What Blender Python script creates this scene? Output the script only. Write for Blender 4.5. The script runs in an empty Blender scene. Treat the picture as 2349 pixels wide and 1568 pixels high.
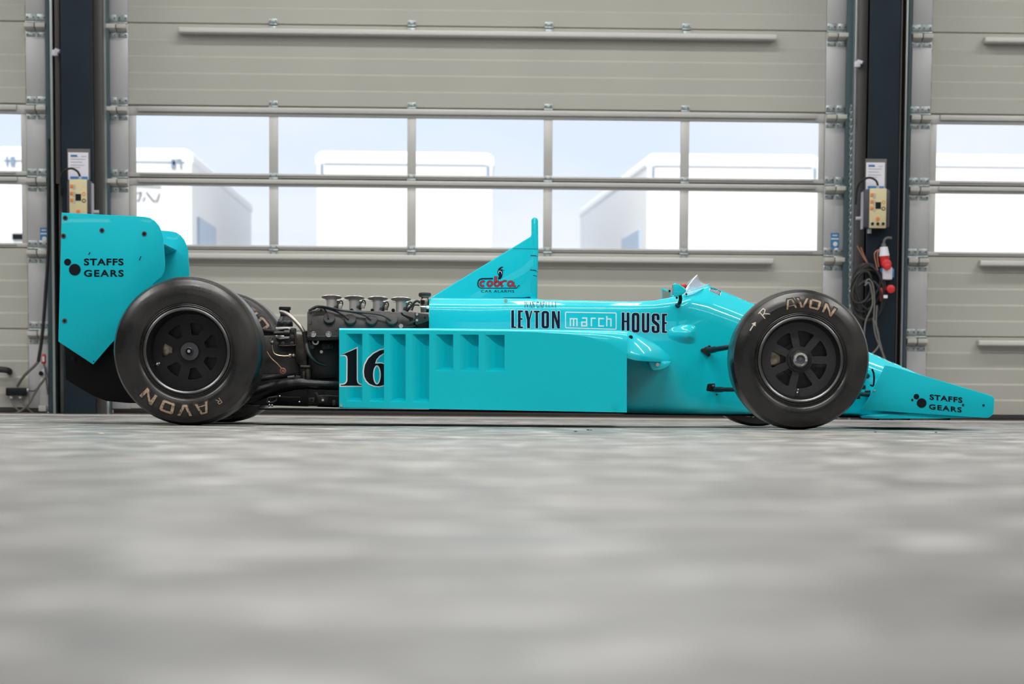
import bpy, bmesh, math, random
from math import sin, cos, pi, radians, sqrt, atan2
from mathutils import Vector, Matrix
from mathutils.geometry import tessellate_polygon
from mathutils.bvhtree import BVHTree
random.seed(7)
SC = bpy.context.scene
COL = SC.collection

# ------------------------------------------------------------------ camera
FPX, CX, CY = 6335.0, 1311.9, 1503.1          # focal length and principal point of the shift lens, px of 2349x1568
YAW, PIT, ROL = 0.03445, -0.09187, 0.00759
CAMP = Vector((0, 0, 0.12))
fw = Vector((sin(YAW)*cos(PIT), cos(YAW)*cos(PIT), sin(PIT)))
r0 = Vector((cos(YAW), -sin(YAW), 0)); u0 = r0.cross(fw)
RT = cos(ROL)*r0 + sin(ROL)*u0
UP = -sin(ROL)*r0 + cos(ROL)*u0
cam = bpy.data.objects.new('camera', bpy.data.cameras.new('camera')); COL.objects.link(cam)
m = Matrix((RT, UP, -fw)).transposed().to_4x4(); m.translation = CAMP
cam.matrix_world = m
cd = cam.data
cd.sensor_width = 36; cd.sensor_fit = 'HORIZONTAL'; cd.lens = FPX/2349*36
cd.shift_x = -(CX-1174.5)/2349; cd.shift_y = (CY-784)/2349
cd.clip_start = 0.05; cd.clip_end = 400
cd.dof.use_dof = True; cd.dof.focus_distance = 12.55; cd.dof.aperture_fstop = 4.6
SC.camera = cam

# ------------------------------------------------------------------ view + sky
vs = SC.view_settings
vs.view_transform = 'Standard'; vs.look = 'None'; vs.gamma = 1; vs.use_curve_mapping = False
vs.exposure = 0.0
wd = bpy.data.worlds.new('sky'); SC.world = wd; wd.use_nodes = True
nt = wd.node_tree; N = nt.nodes; L = nt.links
bg = N['Background']; tc = N.new('ShaderNodeTexCoord'); mp = N.new('ShaderNodeMapping')
mp.inputs['Scale'].default_value = (3, 3, 9)
ns = N.new('ShaderNodeTexNoise'); ns.inputs['Scale'].default_value = 2.2; ns.inputs['Detail'].default_value = 5
cr = N.new('ShaderNodeValToRGB')
cr.color_ramp.elements[0].position = .38; cr.color_ramp.elements[0].color = (.60, .68, .78, 1)
cr.color_ramp.elements[1].position = .60; cr.color_ramp.elements[1].color = (.70, .735, .785, 1)
L.new(tc.outputs['Generated'], mp.inputs[0]); L.new(mp.outputs[0], ns.inputs['Vector'])
L.new(ns.outputs['Fac'], cr.inputs[0]); L.new(cr.outputs[0], bg.inputs[0]); bg.inputs[1].default_value = 1.36
sl = bpy.data.lights.new('sun', 'SUN'); sl.energy = 4.2; sl.angle = radians(1); sl.color = (1, .97, .92)
so = bpy.data.objects.new('sun', sl); COL.objects.link(so)
so.rotation_euler = (radians(42), 0, radians(-18)); so.location = (0, 0, 30)
CEIL = 5.6
LAMPS = [(x, y) for y in (3.0, 8.2, 12.6, 16.4) for x in (-6.5, 0, 6.5)]
for (x, y) in LAMPS:
    al = bpy.data.lights.new('tube_light', 'AREA'); al.shape = 'RECTANGLE'; al.size = 4.2; al.size_y = .45
    al.energy = {3.0: 55, 8.2: 205, 12.6: 105, 16.4: 98}[y]; al.color = (1, .985, .95)
    ao = bpy.data.objects.new('tube_light', al); COL.objects.link(ao); ao.location = (x, y, CEIL-.17)

# ------------------------------------------------------------------ pixel <-> place
def ray(u, v): return (fw + RT*((u-CX)/FPX) - UP*((v-CY)/FPX)).normalized()
def at(u, v, Y):
    d = ray(u, v); return CAMP + d*((Y-CAMP.y)/d.y)
def XZ(pts, Y): return [(p.x, p.z) for p in (at(u, v, Y) for u, v in pts)]
def PX(u, Y, v=480): return at(u, v, Y).x
def PZ(v, Y, u=1100): return at(u, v, Y).z

# ------------------------------------------------------------------ materials
def mat(name, col, rough=.5, metal=0, coat=0, noise=None, bump=None, spec=.5, trans=0, emit=None, alpha=1):
    ma = bpy.data.materials.new(name); ma.use_nodes = True
    t = ma.node_tree; n = t.nodes; l = t.links; b = n['Principled BSDF']
    b.inputs['Base Color'].default_value = (*col, 1); b.inputs['Roughness'].default_value = rough
    b.inputs['Metallic'].default_value = metal; b.inputs['Specular IOR Level'].default_value = spec
    b.inputs['Coat Weight'].default_value = coat; b.inputs['Coat Roughness'].default_value = .03
    b.inputs['Transmission Weight'].default_value = trans
    if emit: b.inputs['Emission Color'].default_value = (*emit[0], 1); b.inputs['Emission Strength'].default_value = emit[1]
    if noise or bump:
        co = n.new('ShaderNodeTexCoord'); mpn = n.new('ShaderNodeMapping'); l.new(co.outputs['Object'], mpn.inputs[0])
    if noise:       # (scale, col2, lo, hi, stretch, roughness2)
        sc_, c2, lo, hi, st, r2 = (list(noise)+[None]*6)[:6]
        mpn.inputs['Scale'].default_value = st or (1, 1, 1)
        nz = n.new('ShaderNodeTexNoise'); nz.inputs['Scale'].default_value = sc_; nz.inputs['Detail'].default_value = 6
        rp = n.new('ShaderNodeMapRange'); rp.inputs[1].default_value = lo; rp.inputs[2].default_value = hi
        mx = n.new('ShaderNodeMix'); mx.data_type = 'RGBA'
        mx.inputs[6].default_value = (*col, 1); mx.inputs[7].default_value = (*c2, 1)
        l.new(mpn.outputs[0], nz.inputs['Vector']); l.new(nz.outputs['Fac'], rp.inputs[0]); l.new(rp.outputs[0], mx.inputs[0])
        l.new(mx.outputs[2], b.inputs['Base Color'])
        if r2 is not None:
            mr = n.new('ShaderNodeMapRange'); mr.inputs[3].default_value = rough; mr.inputs[4].default_value = r2
            l.new(rp.outputs[0], mr.inputs[0]); l.new(mr.outputs[0], b.inputs['Roughness'])
    if bump:        # (scale, strength, distance)
        nb = n.new('ShaderNodeTexNoise'); nb.inputs['Scale'].default_value = bump[0]; nb.inputs['Detail'].default_value = 4
        bp = n.new('ShaderNodeBump'); bp.inputs['Strength'].default_value = bump[1]; bp.inputs['Distance'].default_value = bump[2]
        l.new(co.outputs['Object'], nb.inputs['Vector']); l.new(nb.outputs['Fac'], bp.inputs['Height']); l.new(bp.outputs[0], b.inputs['Normal'])
    return ma
M = {}
M['cyan'] = mat('cyan_paint', (.0, .57, .68), .38, 0, .7, spec=.25)
M['cyan_matt'] = mat('cyan_panel', (.0, .50, .61), .5, 0, .08, spec=.2)
M['black'] = mat('black_paint', (.008, .008, .009), .35)
M['carbon'] = mat('black_carbon', (.004, .004, .0045), .5, spec=.15, bump=(60, .1, .002))
M['cast'] = mat('dark_casting', (.035, .033, .034), .42, .3, noise=(30, (.06, .057, .056), .35, .7), bump=(90, .12, .001))
M['magn'] = mat('brown_magnesium', (.09, .075, .065), .45, .5, noise=(18, (.03, .027, .025), .35, .65))
M['alu'] = mat('aluminium', (.78, .77, .75), .32, .75, noise=(25, (.5, .49, .48), .4, .7, (1, 1, .2)))
M['steel'] = mat('bright_steel', (.75, .74, .72), .18, 1)
M['gold'] = mat('gold_fitting', (.55, .42, .26), .35, 1)
M['brass'] = mat('weathered_metal', (.50, .44, .36), .32, .9, noise=(40, (.2, .17, .13), .35, .65))
M['braid'] = mat('braided_steel', (.42, .38, .36), .35, .9, bump=(500, .3, .001))
M['rubber'] = mat('tyre_rubber', (.008, .0078, .0078), .26, 0, 0, noise=(5, (.030, .025, .023), .42, .75, (1, 1, 1), .46), bump=(40, .06, .002), spec=.6)
M['rubber2'] = mat('black_rubber', (.012, .012, .012), .55)
M['rim'] = mat('satin_black_rim', (.013, .013, .014), .42, .2, bump=(300, .06, .0006))
M['rimf'] = mat('satin_grey_disc', (.034, .034, .038), .42, .2, bump=(300, .06, .0006))
M['rimlip'] = mat('rim_lip', (.13, .13, .135), .3, .8)
M['hubgrey'] = mat('grey_hub', (.10, .10, .115), .45, .4)
M['tan'] = mat('worn_tan_letter', (.45, .31, .21), .6, noise=(60, (.08, .06, .05), .5, .66))
M['white'] = mat('white_vinyl', (.82, .84, .84), .35)
M['offwhite'] = mat('white_chalk', (.66, .58, .50), .7)
M['navy'] = mat('navy_vinyl', (.004, .010, .034), .35, spec=.2)
M['ink'] = mat('black_vinyl', (.006, .009, .012), .4, spec=.2)
M['red'] = mat('red_vinyl', (.62, .02, .04), .35)
M['redp'] = mat('red_plastic', (.55, .02, .025), .35)
M['mirror'] = mat('mirror_glass', (.8, .8, .8), .03, 1)
M['door'] = mat('beige_grey_panel', (.455, .450, .405), .5, noise=(1.2, (.425, .42, .38), .4, .7), bump=(700, .12, .0006))
M['cap'] = mat('galvanised_plate', (.52, .52, .535), .42, .25, noise=(4, (.45, .45, .46), .4, .7, (1, 1, .3)))
M['bar'] = mat('pale_bar', (.60, .59, .57), .42, .1)
M['frame'] = mat('anodised_frame', (.50, .49, .475), .42, .25, noise=(6, (.55, .54, .53), .4, .7, (.3, 1, 1)))
M['hinge'] = mat('zinc_hinge', (.42, .47, .47), .35, .7, noise=(60, (.28, .33, .34), .4, .6))
M['hinge2'] = mat('white_hinge_box', (.55, .54, .50), .5)
M['dark'] = mat('dark_gap', (.02, .02, .02), .8)
M['column'] = mat('navy_column_paint', (.009, .017, .026), .5, spec=.2, noise=(3, (.013, .023, .033), .4, .7))
M['track'] = mat('grey_track', (.10, .095, .095), .45, .5)
M['galv'] = mat('galvanised_rail', (.38, .42, .42), .35, .7)
M['teal'] = mat('teal_grey_seal', (.05, .09, .105), .5)
M['cream'] = mat('cream_plastic', (.60, .52, .31), .5)
M['paper'] = mat('paper', (.70, .69, .76), .7)
M['bluep'] = mat('blue_print', (.05, .22, .50), .5)
M['greyp'] = mat('grey_print', (.45, .45, .5), .6)
M['orange'] = mat('orange_print', (.65, .2, .05), .5)
M['copper'] = mat('copper_wire', (.45, .2, .13), .4, .5)
M['greyc'] = mat('grey_cable', (.13, .125, .12), .5)
M['truckw'] = mat('white_truck_paint', (.85, .85, .85), .4)
M['truckg'] = mat('pale_moulding', (.62, .66, .7), .4)
M['truckb'] = mat('blue_grey_panel', (.22, .32, .42), .4)
M['truckp'] = mat('pale_blue_panel', (.42, .52, .64), .4)
M['wallp'] = mat('wall_paint', (.42, .41, .38), .7)
M['ceilp'] = mat('ceiling_paint', (.5, .5, .49), .8)
M['asphalt'] = mat('pale_bounce_yard', (.45, .45, .44), .9)  # unseen ground, made pale to bounce fill light onto the truck sides
M['lamp'] = mat('lamp_diffuser', (.8, .8, .8), .5, emit=((1, .985, .95), 6))

def glass_mat(name, tint=(1, 1, 1), refl=.35, haze=0):
    ma = bpy.data.materials.new(name); ma.use_nodes = True; t = ma.node_tree; n = t.nodes; l = t.links
    n.remove(n['Principled BSDF']); o = n['Material Output']
    tr = n.new('ShaderNodeBsdfTransparent'); tr.inputs[0].default_value = (*tint, 1)
    gl = n.new('ShaderNodeBsdfGlossy'); gl.inputs['Roughness'].default_value = .02
    fr = n.new('ShaderNodeFresnel'); fr.inputs[0].default_value = 1.45
    mu = n.new('ShaderNodeMath'); mu.operation = 'MULTIPLY'; mu.inputs[1].default_value = refl
    mx = n.new('ShaderNodeMixShader'); l.new(fr.outputs[0], mu.inputs[0]); l.new(mu.outputs[0], mx.inputs[0])
    l.new(tr.outputs[0], mx.inputs[1]); l.new(gl.outputs[0], mx.inputs[2])
    if haze:
        df = n.new('ShaderNodeBsdfDiffuse'); df.inputs[0].default_value = (.8, .82, .9, 1); m2 = n.new('ShaderNodeMixShader'); m2.inputs[0].default_value = haze
        l.new(mx.outputs[0], m2.inputs[1]); l.new(df.outputs[0], m2.inputs[2]); l.new(m2.outputs[0], o.inputs[0])
    else: l.new(mx.outputs[0], o.inputs[0])
    return ma
M['glass'] = glass_mat('window_glass', (.985, .99, 1.0), .6)
M['screen'] = glass_mat('clear_screen', (.95, .95, .98), .3, .16)

def floor_mat():
    ma = bpy.data.materials.new('worn_concrete'); ma.use_nodes = True; t = ma.node_tree; n = t.nodes; l = t.links; b = n['Principled BSDF']
    co = n.new('ShaderNodeTexCoord')
    def noise(sc, st, lo, hi, det=5):
        mp_ = n.new('ShaderNodeMapping'); mp_.inputs['Scale'].default_value = st; l.new(co.outputs['Object'], mp_.inputs[0])
        z = n.new('ShaderNodeTexNoise'); z.inputs['Scale'].default_value = sc; z.inputs['Detail'].default_value = det
        l.new(mp_.outputs[0], z.inputs['Vector'])
        r = n.new('ShaderNodeMapRange'); r.inputs[1].default_value = lo; r.inputs[2].default_value = hi; l.new(z.outputs['Fac'], r.inputs[0]); return r.outputs[0]
    def mix(f, a, c):
        x = n.new('ShaderNodeMix'); x.data_type = 'RGBA'; l.new(f, x.inputs[0])
        if isinstance(a, tuple): x.inputs[6].default_value = (*a, 1)
        else: l.new(a, x.inputs[6])
        x.inputs[7].default_value = (*c, 1); return x.outputs[2]
    c = mix(noise(4.2, (1, 1, 1), .36, .64, 3), (.105, .102, .095), (.35, .345, .335))
    c = mix(noise(1.3, (1, 1, 1), .45, .80), c, (.14, .137, .13))
    c = mix(noise(6.0, (1, 1, 1), .54, .70, 3), c, (.66, .66, .65))
    c = mix(noise(2.7, (1, .8, 1), .60, .72), c, (.17, .155, .14))
    c = mix(noise(1.9, (.8, 1, 1), .66, .80, 3), c, (.16, .36, .36))
    c = mix(noise(22, (1, 1, 1), .68, .74), c, (.08, .075, .07))
    l.new(c, b.inputs['Base Color'])
    rr = n.new('ShaderNodeMapRange'); rr.inputs[3].default_value = .30; rr.inputs[4].default_value = .52
    l.new(noise(2.3, (1, 1, 1), .35, .65), rr.inputs[0]); l.new(rr.outputs[0], b.inputs['Roughness'])
    nb = n.new('ShaderNodeTexNoise'); nb.inputs['Scale'].default_value = 14; nb.inputs['Detail'].default_value = 8
    bp = n.new('ShaderNodeBump'); bp.inputs['Strength'].default_value = .12; bp.inputs['Distance'].default_value = .004
    l.new(co.outputs['Object'], nb.inputs['Vector']); l.new(nb.outputs['Fac'], bp.inputs['Height']); l.new(bp.outputs[0], b.inputs['Normal'])
    return ma
M['floor'] = floor_mat()

# ------------------------------------------------------------------ mesh tools
def smooth_path(P, n=6, closed=False):
    P = [Vector(p) for p in P]
    if len(P) < 3: return P
    out = []; c = len(P)
    for i in range(c if closed else c-1):
        if closed: a, b, d, e = P[i-1], P[i], P[(i+1) % c], P[(i+2) % c]
        else: a, b, d, e = P[max(i-1, 0)], P[i], P[i+1], P[min(i+2, c-1)]
        for k in range(n):
            t = k/n
            out.append(.5*((2*b)+(d-a)*t+(2*a-5*b+4*d-e)*t*t+(3*b-a-3*d+e)*t**3))
    if not closed: out.append(P[-1])
    return out
class MB:
    def __init__(s): s.v = []; s.f = []
    def add(s, v, f):
        o = len(s.v); s.v += [tuple(p) for p in v]; s.f += [tuple(i+o for i in q) for q in f]; return s
    def box(s, x0, x1, y0, y1, z0, z1):
        if x0 > x1: x0, x1 = x1, x0
        if z0 > z1: z0, z1 = z1, z0
        return s.add([(x0,y0,z0),(x1,y0,z0),(x1,y1,z0),(x0,y1,z0),(x0,y0,z1),(x1,y0,z1),(x1,y1,z1),(x0,y1,z1)],
                     [(0,3,2,1),(4,5,6,7),(0,1,5,4),(1,2,6,5),(2,3,7,6),(3,0,4,7)])
    def prism(s, pts, y0, y1, shear=0):          # outline (x,z) through y; shear: y grows with height
        zb = min(p[1] for p in pts); n = len(pts)
        A = [(x, y0+(z-zb)*shear, z) for x, z in pts]; B = [(x, y1+(z-zb)*shear, z) for x, z in pts]
        return s.add(A+B, [tuple(range(n)), tuple(range(2*n-1, n-1, -1))]+[(i, i+n, (i+1) % n+n, (i+1) % n) for i in range(n)])
    def tube(s, pts, r, seg=10, sm=6, closed=False, caps=True):
        P = smooth_path(pts, sm, closed) if sm else [Vector(p) for p in pts]
        n = len(P); vs_ = []; fs = []
        T = [(P[(i+1) % n]-P[i-1]) if closed else (P[min(i+1, n-1)]-P[max(i-1, 0)]) for i in range(n)]
        T = [t.normalized() if t.length > 1e-9 else Vector((0, 0, 1)) for t in T]
        q = T[0].orthogonal().normalized()
        for i in range(n):
            q = (q-T[i]*q.dot(T[i])); q = q.normalized() if q.length > 1e-6 else T[i].orthogonal().normalized()
            w = T[i].cross(q); rr = r[i*len(r)//n] if isinstance(r, (list, tuple)) and len(r) != n else (r[i] if isinstance(r, (list, tuple)) else r)
            vs_ += [P[i]+q*cos(2*pi*k/seg)*rr+w*sin(2*pi*k/seg)*rr for k in range(seg)]
        for i in range(n if closed else n-1):
            j = (i+1) % n
            fs += [(i*seg+k, i*seg+(k+1) % seg, j*seg+(k+1) % seg, j*seg+k) for k in range(seg)]
        if caps and not closed: fs += [tuple(range(seg-1, -1, -1)), tuple((n-1)*seg+k for k in range(seg))]
        return s.add(vs_, fs)
    def cyl(s, a, b, r, seg=20, r2=None):
        a = Vector(a); b = Vector(b); t = (b-a).normalized(); q = t.orthogonal().normalized(); w = t.cross(q); r2 = r if r2 is None else r2
        A = [a+(q*cos(2*pi*k/seg)+w*sin(2*pi*k/seg))*r for k in range(seg)]; B = [b+(q*cos(2*pi*k/seg)+w*sin(2*pi*k/seg))*r2 for k in range(seg)]
        return s.add(A+B, [tuple(range(seg-1, -1, -1)), tuple(range(seg, 2*seg))]+[(k, (k+1) % seg, seg+(k+1) % seg, seg+k) for k in range(seg)])
    def lathe(s, prof, c, axis='Y', seg=64, closed=False):     # prof: (radius, offset along axis)
        n = len(prof); vs_ = []; c = Vector(c)
        for k in range(seg):
            a = 2*pi*k/seg
            for r, t in prof:
                vs_.append(c+(Vector((r*cos(a), t, r*sin(a))) if axis == 'Y' else Vector((r*cos(a), r*sin(a), t)) if axis == 'Z' else Vector((t, r*cos(a), r*sin(a)))))
        fs = [(k*n+i, k*n+(i+1) % n, ((k+1) % seg)*n+(i+1) % n, ((k+1) % seg)*n+i) for k in range(seg) for i in range(n if closed else n-1)]
        return s.add(vs_, fs)
    def ball(s, c, r, sx=1, sy=1, sz=1, a=16, b=10):
        c = Vector(c); vs_ = []; fs = []
        for i in range(b+1):
            t = pi*i/b
            vs_ += [c+Vector((r*sx*sin(t)*cos(2*pi*k/a), r*sy*sin(t)*sin(2*pi*k/a), r*sz*cos(t))) for k in range(a)]
        for i in range(b): fs += [(i*a+k, (i+1)*a+k, (i+1)*a+(k+1) % a, i*a+(k+1) % a) for k in range(a)]
        return s.add(vs_, fs)
    def loft(s, rings, caps=True):
        n = len(rings[0]); fs = []
        for i in range(len(rings)-1): fs += [(i*n+k, i*n+(k+1) % n, (i+1)*n+(k+1) % n, (i+1)*n+k) for k in range(n)]
        if caps: fs += [tuple(range(n-1, -1, -1)), tuple((len(rings)-1)*n+k for k in range(n))]
        return s.add([p for r in rings for p in r], fs)
    def bolt(s, x, y, z, r=.008, h=.005):        # a screw head facing the -Y side
        s.cyl((x, y, z), (x, y-h, z), r, 12, r*.8); return s
def origin(o):
    while o and o.parent: o = o.parent
    return Vector(o.location) if o else Vector()
def build(mb, name, ma, parent=None, loc=None, ang=35, bevel=0, bseg=2, solid=0, norm=True):
    """one mesh object; coordinates are world ones unless loc is given (then local to loc)"""
    me = bpy.data.meshes.new(name)
    off = origin(parent) if parent and loc is None else Vector()
    me.from_pydata([tuple(Vector(p)-off) for p in mb.v], [], mb.f); me.validate()
    bm = bmesh.new(); bm.from_mesh(me); bmesh.ops.remove_doubles(bm, verts=bm.verts, dist=1e-6)
    if norm: bmesh.ops.recalc_face_normals(bm, faces=bm.faces)
    if bevel:
        ed = [e for e in bm.edges if e.is_manifold and e.calc_face_angle(0) > radians(28)]
        bmesh.ops.bevel(bm, geom=ed, offset=bevel, segments=bseg, affect='EDGES', profile=.5, clamp_overlap=True)
    bm.to_mesh(me); bm.free()
    me.polygons.foreach_set('use_smooth', [True]*len(me.polygons)); me.set_sharp_from_angle(angle=radians(ang))
    me.materials.append(ma)
    o = bpy.data.objects.new(name, me); COL.objects.link(o)
    if parent: o.parent = parent
    if loc is not None: o.location = Vector(loc)-(origin(parent) if parent else Vector())
    if solid:
        q = o.modifiers.new('s', 'SOLIDIFY'); q.thickness = solid; q.offset = 0
    return o
def tag(o, label=None, cat=None, group=None, kind=None):
    for k, v in (('label', label), ('category', cat), ('group', group), ('kind', kind)):
        if v: o[k] = v
    return o
def empty(name, loc, label=None, cat=None, group=None, kind=None):
    o = bpy.data.objects.new(name, None); COL.objects.link(o); o.location = loc; o.empty_display_size = .1
    return tag(o, label, cat, group, kind)
def copy_tree(o, parent=None):
    c = o.copy(); COL.objects.link(c); c.parent = parent
    for ch in list(o.children): copy_tree(ch, c)
    return c

# ---------- flat artwork laid on surfaces
def stroke(pts, w, closed=False):
    """ribbon polygons (one quad strip) of width w along 2-D points -> list of quads"""
    P = [Vector(p) for p in pts]; n = len(P); Lf = []; Rt = []
    for i in range(n):
        a = P[i-1] if (i > 0 or closed) else None; b = P[i]; c = P[(i+1) % n] if (i < n-1 or closed) else None
        d1 = (b-a).normalized() if a is not None else (c-b).normalized(); d2 = (c-b).normalized() if c is not None else d1
        n1 = Vector((-d1.y, d1.x)); n2 = Vector((-d2.y, d2.x)); mm = n1+n2
        mm = mm.normalized() if mm.length > 1e-6 else n1
        k = min(1/max(mm.dot(n1), .4), 2)
        Lf.append(b+mm*(w/2*k)); Rt.append(b-mm*(w/2*k))
    return [[tuple(Lf[i]), tuple(Lf[(i+1) % n]), tuple(Rt[(i+1) % n]), tuple(Rt[i])] for i in range(n if closed else n-1)]
def arc(cx, cy, rx, ry, a0, a1, n=14): return [(cx+rx*cos(radians(a0+(a1-a0)*i/n)), cy+ry*sin(radians(a0+(a1-a0)*i/n))) for i in range(n+1)]
def art_mesh(shapes, step):
    """shapes: list of polygon-with-holes ([outer, hole, ...]); returns a bmesh in 2-D, cut finely enough to follow a curve"""
    bm = bmesh.new()
    for loops in shapes:
        flat = [Vector((p[0], p[1], 0)) for lp in loops for p in lp]
        tris = tessellate_polygon([[Vector((p[0], p[1], 0)) for p in lp] for lp in loops])
        vv = [bm.verts.new(p) for p in flat]
        for t in tris:
            try: bm.faces.new([vv[i] for i in t])
            except ValueError: pass
    if step:
        for ax in (0, 1):
            lo = min(v.co[ax] for v in bm.verts); hi = max(v.co[ax] for v in bm.verts); k = lo+step
            while k < hi:
                co = [0, 0, 0]; co[ax] = k; no = [0, 0, 0]; no[ax] = 1
                bmesh.ops.bisect_plane(bm, geom=bm.verts[:]+bm.edges[:]+bm.faces[:], plane_co=co, plane_no=no); k += step
    return bm
def art(name, shapes, ma, parent, mapper, step=None, loc=None, cuts=()):
    bm = art_mesh(shapes, step)
    for ax, k in cuts:
        co = [0, 0, 0]; co[ax] = k; no = [0, 0, 0]; no[ax] = 1
        bmesh.ops.bisect_plane(bm, geom=bm.verts[:]+bm.edges[:]+bm.faces[:], plane_co=co, plane_no=no)
    off = origin(parent) if parent and loc is None else Vector()
    gone = []
    for v in bm.verts:
        q = mapper(v.co.x, v.co.y)
        if q is None: gone.append(v)
        else: v.co = q-off
    if gone: bmesh.ops.delete(bm, geom=gone, context='VERTS')
    me = bpy.data.meshes.new(name); bm.to_mesh(me); bm.free(); me.materials.append(ma)
    o = bpy.data.objects.new(name, me); COL.objects.link(o)
    if parent: o.parent = parent
    if loc is not None: o.location = Vector(loc)-origin(parent)
    return o
def one(polys): return [[p] for p in polys]
def grow(loops, w):      # outline ribbons round the loops
    return [[q] for lp in loops for q in stroke(lp, w, True)]
_font = {}
def text2d(s, size=1, bold=0.0, space=1.0):
    """glyph polygons of Blender's own font as triangles, baseline at 0"""
    cu = bpy.data.curves.new('t', 'FONT'); cu.body = s; cu.size = size; cu.offset = bold; cu.space_character = space; cu.resolution_u = 4
    ob = bpy.data.objects.new('t', cu); COL.objects.link(ob)
    dg = bpy.context.evaluated_depsgraph_get(); me = bpy.data.meshes.new_from_object(ob.evaluated_get(dg))
    pol = [[[(me.vertices[i].co.x, me.vertices[i].co.y) for i in p.vertices]] for p in me.polygons]
    bpy.data.objects.remove(ob); bpy.data.curves.remove(cu); bpy.data.meshes.remove(me)
    xs = [p[0] for q in pol for p in q[0]]; ys = [p[1] for q in pol for p in q[0]]
    return pol, (min(xs), max(xs), min(ys), max(ys))
def text_px(s, u0_, u1, vt0, vb0, slope=0, bold=0, space=1):
    """text fitted into a pixel box (left, right, top, bottom at the left end), running along a slope"""
    pol, (a, b, c, d) = text2d(s, 1, bold, space)
    def q(p):
        fu = (p[0]-a)/(b-a); return (u0_+(u1-u0_)*fu, vb0+(vt0-vb0)*(p[1]-c)/(d-c)+slope*fu*(u1-u0_))
    return [[[q(p) for p in lp] for lp in sh] for sh in pol]
def gear(cx, cy, r, n=20): return [(cx+(r if k % 2 else r*.84)*cos(pi*k/n+.1), cy+(r if k % 2 else r*.84)*sin(pi*k/n+.1)) for k in range(2*n)]
def on_plane(Y): return lambda u, v: at(u, v, Y)
def bvh(*obs):
    vv = []; ff = []
    for o in obs:
        k = len(vv); off = origin(o)+(Vector(o.location) if o.parent else Vector())
        vv += [v.co+off for v in o.data.vertices]; ff += [tuple(i+k for i in p.vertices) for p in o.data.polygons]
    return BVHTree.FromPolygons(vv, ff)
def on_mesh(tree, eps, fallback):
    def f(u, v):
        d = ray(u, v); h = tree.ray_cast(CAMP, d)
        for du, dv in ((.06, 0), (-.06, .03), (0, .08), (0, -.08)):
            if h[0] is None: h = tree.ray_cast(CAMP, ray(u+du, v+dv))
        return h[0]-d*eps if h[0] is not None else None
    return f

# ================================================================== the hall
DW = 19.5
def struct(o, lab=None): return tag(o, lab, kind='structure')
struct(build(MB().box(-16, 16, -14, 20.2, -.1, 0), 'floor', M['floor']))
struct(build(MB().box(-16, 16, -14, 19.9, CEIL, CEIL+.2), 'ceiling', M['ceilp']))
struct(build(MB().box(-16.2, -16, -14, 19.9, 0, CEIL), 'wall_left', M['wallp']))
struct(build(MB().box(16, 16.2, -14, 19.9, 0, CEIL), 'wall_right', M['wallp']))
mb = MB().box(-16, 16, DW+.05, DW+.3, 4.38, CEIL).box(-16, -8.1, DW+.05, DW+.3, 0, 4.38).box(8.75, 16, DW+.05, DW+.3, 0, 4.38)
for a, b in ((PX(113, 19.5), PX(248, 19.5)), (PX(1937, 19.5), PX(2083, 19.5))): mb.box(a, b, DW+.06, DW+.3, 0, 4.38)
struct(build(mb, 'wall_back', M['wallp']))
struct(build(MB().box(-16, 16, -14.2, -14, 3.1, CEIL).box(-16, 16, -14.2, -14, 0, 1.3).box(-3.4, -2.6, -14.2, -14, 1.2, 3.2).box(2.6, 3.4, -14.2, -14, 1.2, 3.2).box(-9.4, -8.6, -14.2, -14, 1.2, 3.2).box(8.6, 9.4, -14.2, -14, 1.2, 3.2), 'wall_front', M['wallp']))  # unseen wall; sill and openings shaped to darken reflections on the car's side
# outside yard
struct(build(MB().box(-60, 60, 20.2, 90, -.15, -.05), 'ground', M['asphalt']), 'unseen pale yard outside the hall doors')
# concrete threshold strip under the doors
mb = MB().box(-16, 16, 18.0, 19.44, 0, .006)
thr = struct(build(mb, 'trim_1', mat('pale_threshold_concrete', (.50, .49, .48), .35, noise=(3, (.40, .39, .385), .4, .7, (.4, 2, 1)), bump=(20, .1, .003)), bevel=.004))
struct(build(MB().box(-16, 16, 19.36, 19.56, .006, .012), 'trim_2', mat('rusty_sill', (.14, .07, .04), .7, noise=(5, (.05, .045, .04), .4, .6)), bevel=.002))

for i, (x, y) in enumerate(LAMPS):
    mb = MB().box(x-2.2, x+2.2, y-.3, y+.3, CEIL-.14, CEIL-.005)
    rowname = {3.0: 'row furthest in front of the car', 8.2: 'row just in front of the car', 12.6: 'row above the car', 16.4: 'row nearest the sectional doors'}[y]
    col_ = {-6.5: 'at its left end', 0: 'at its middle', 6.5: 'at its right end'}[x]
    o = build(mb, 'ceiling_light', M['hinge2'], bevel=.01)
    tag(o, 'long ceiling light in the %s, %s' % (rowname, col_), 'ceiling light', 'ceiling lights')
    build(MB().box(x-2.1, x+2.1, y-.225, y+.225, CEIL-.165, CEIL-.14), 'diffuser', M['lamp'], o)

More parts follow.
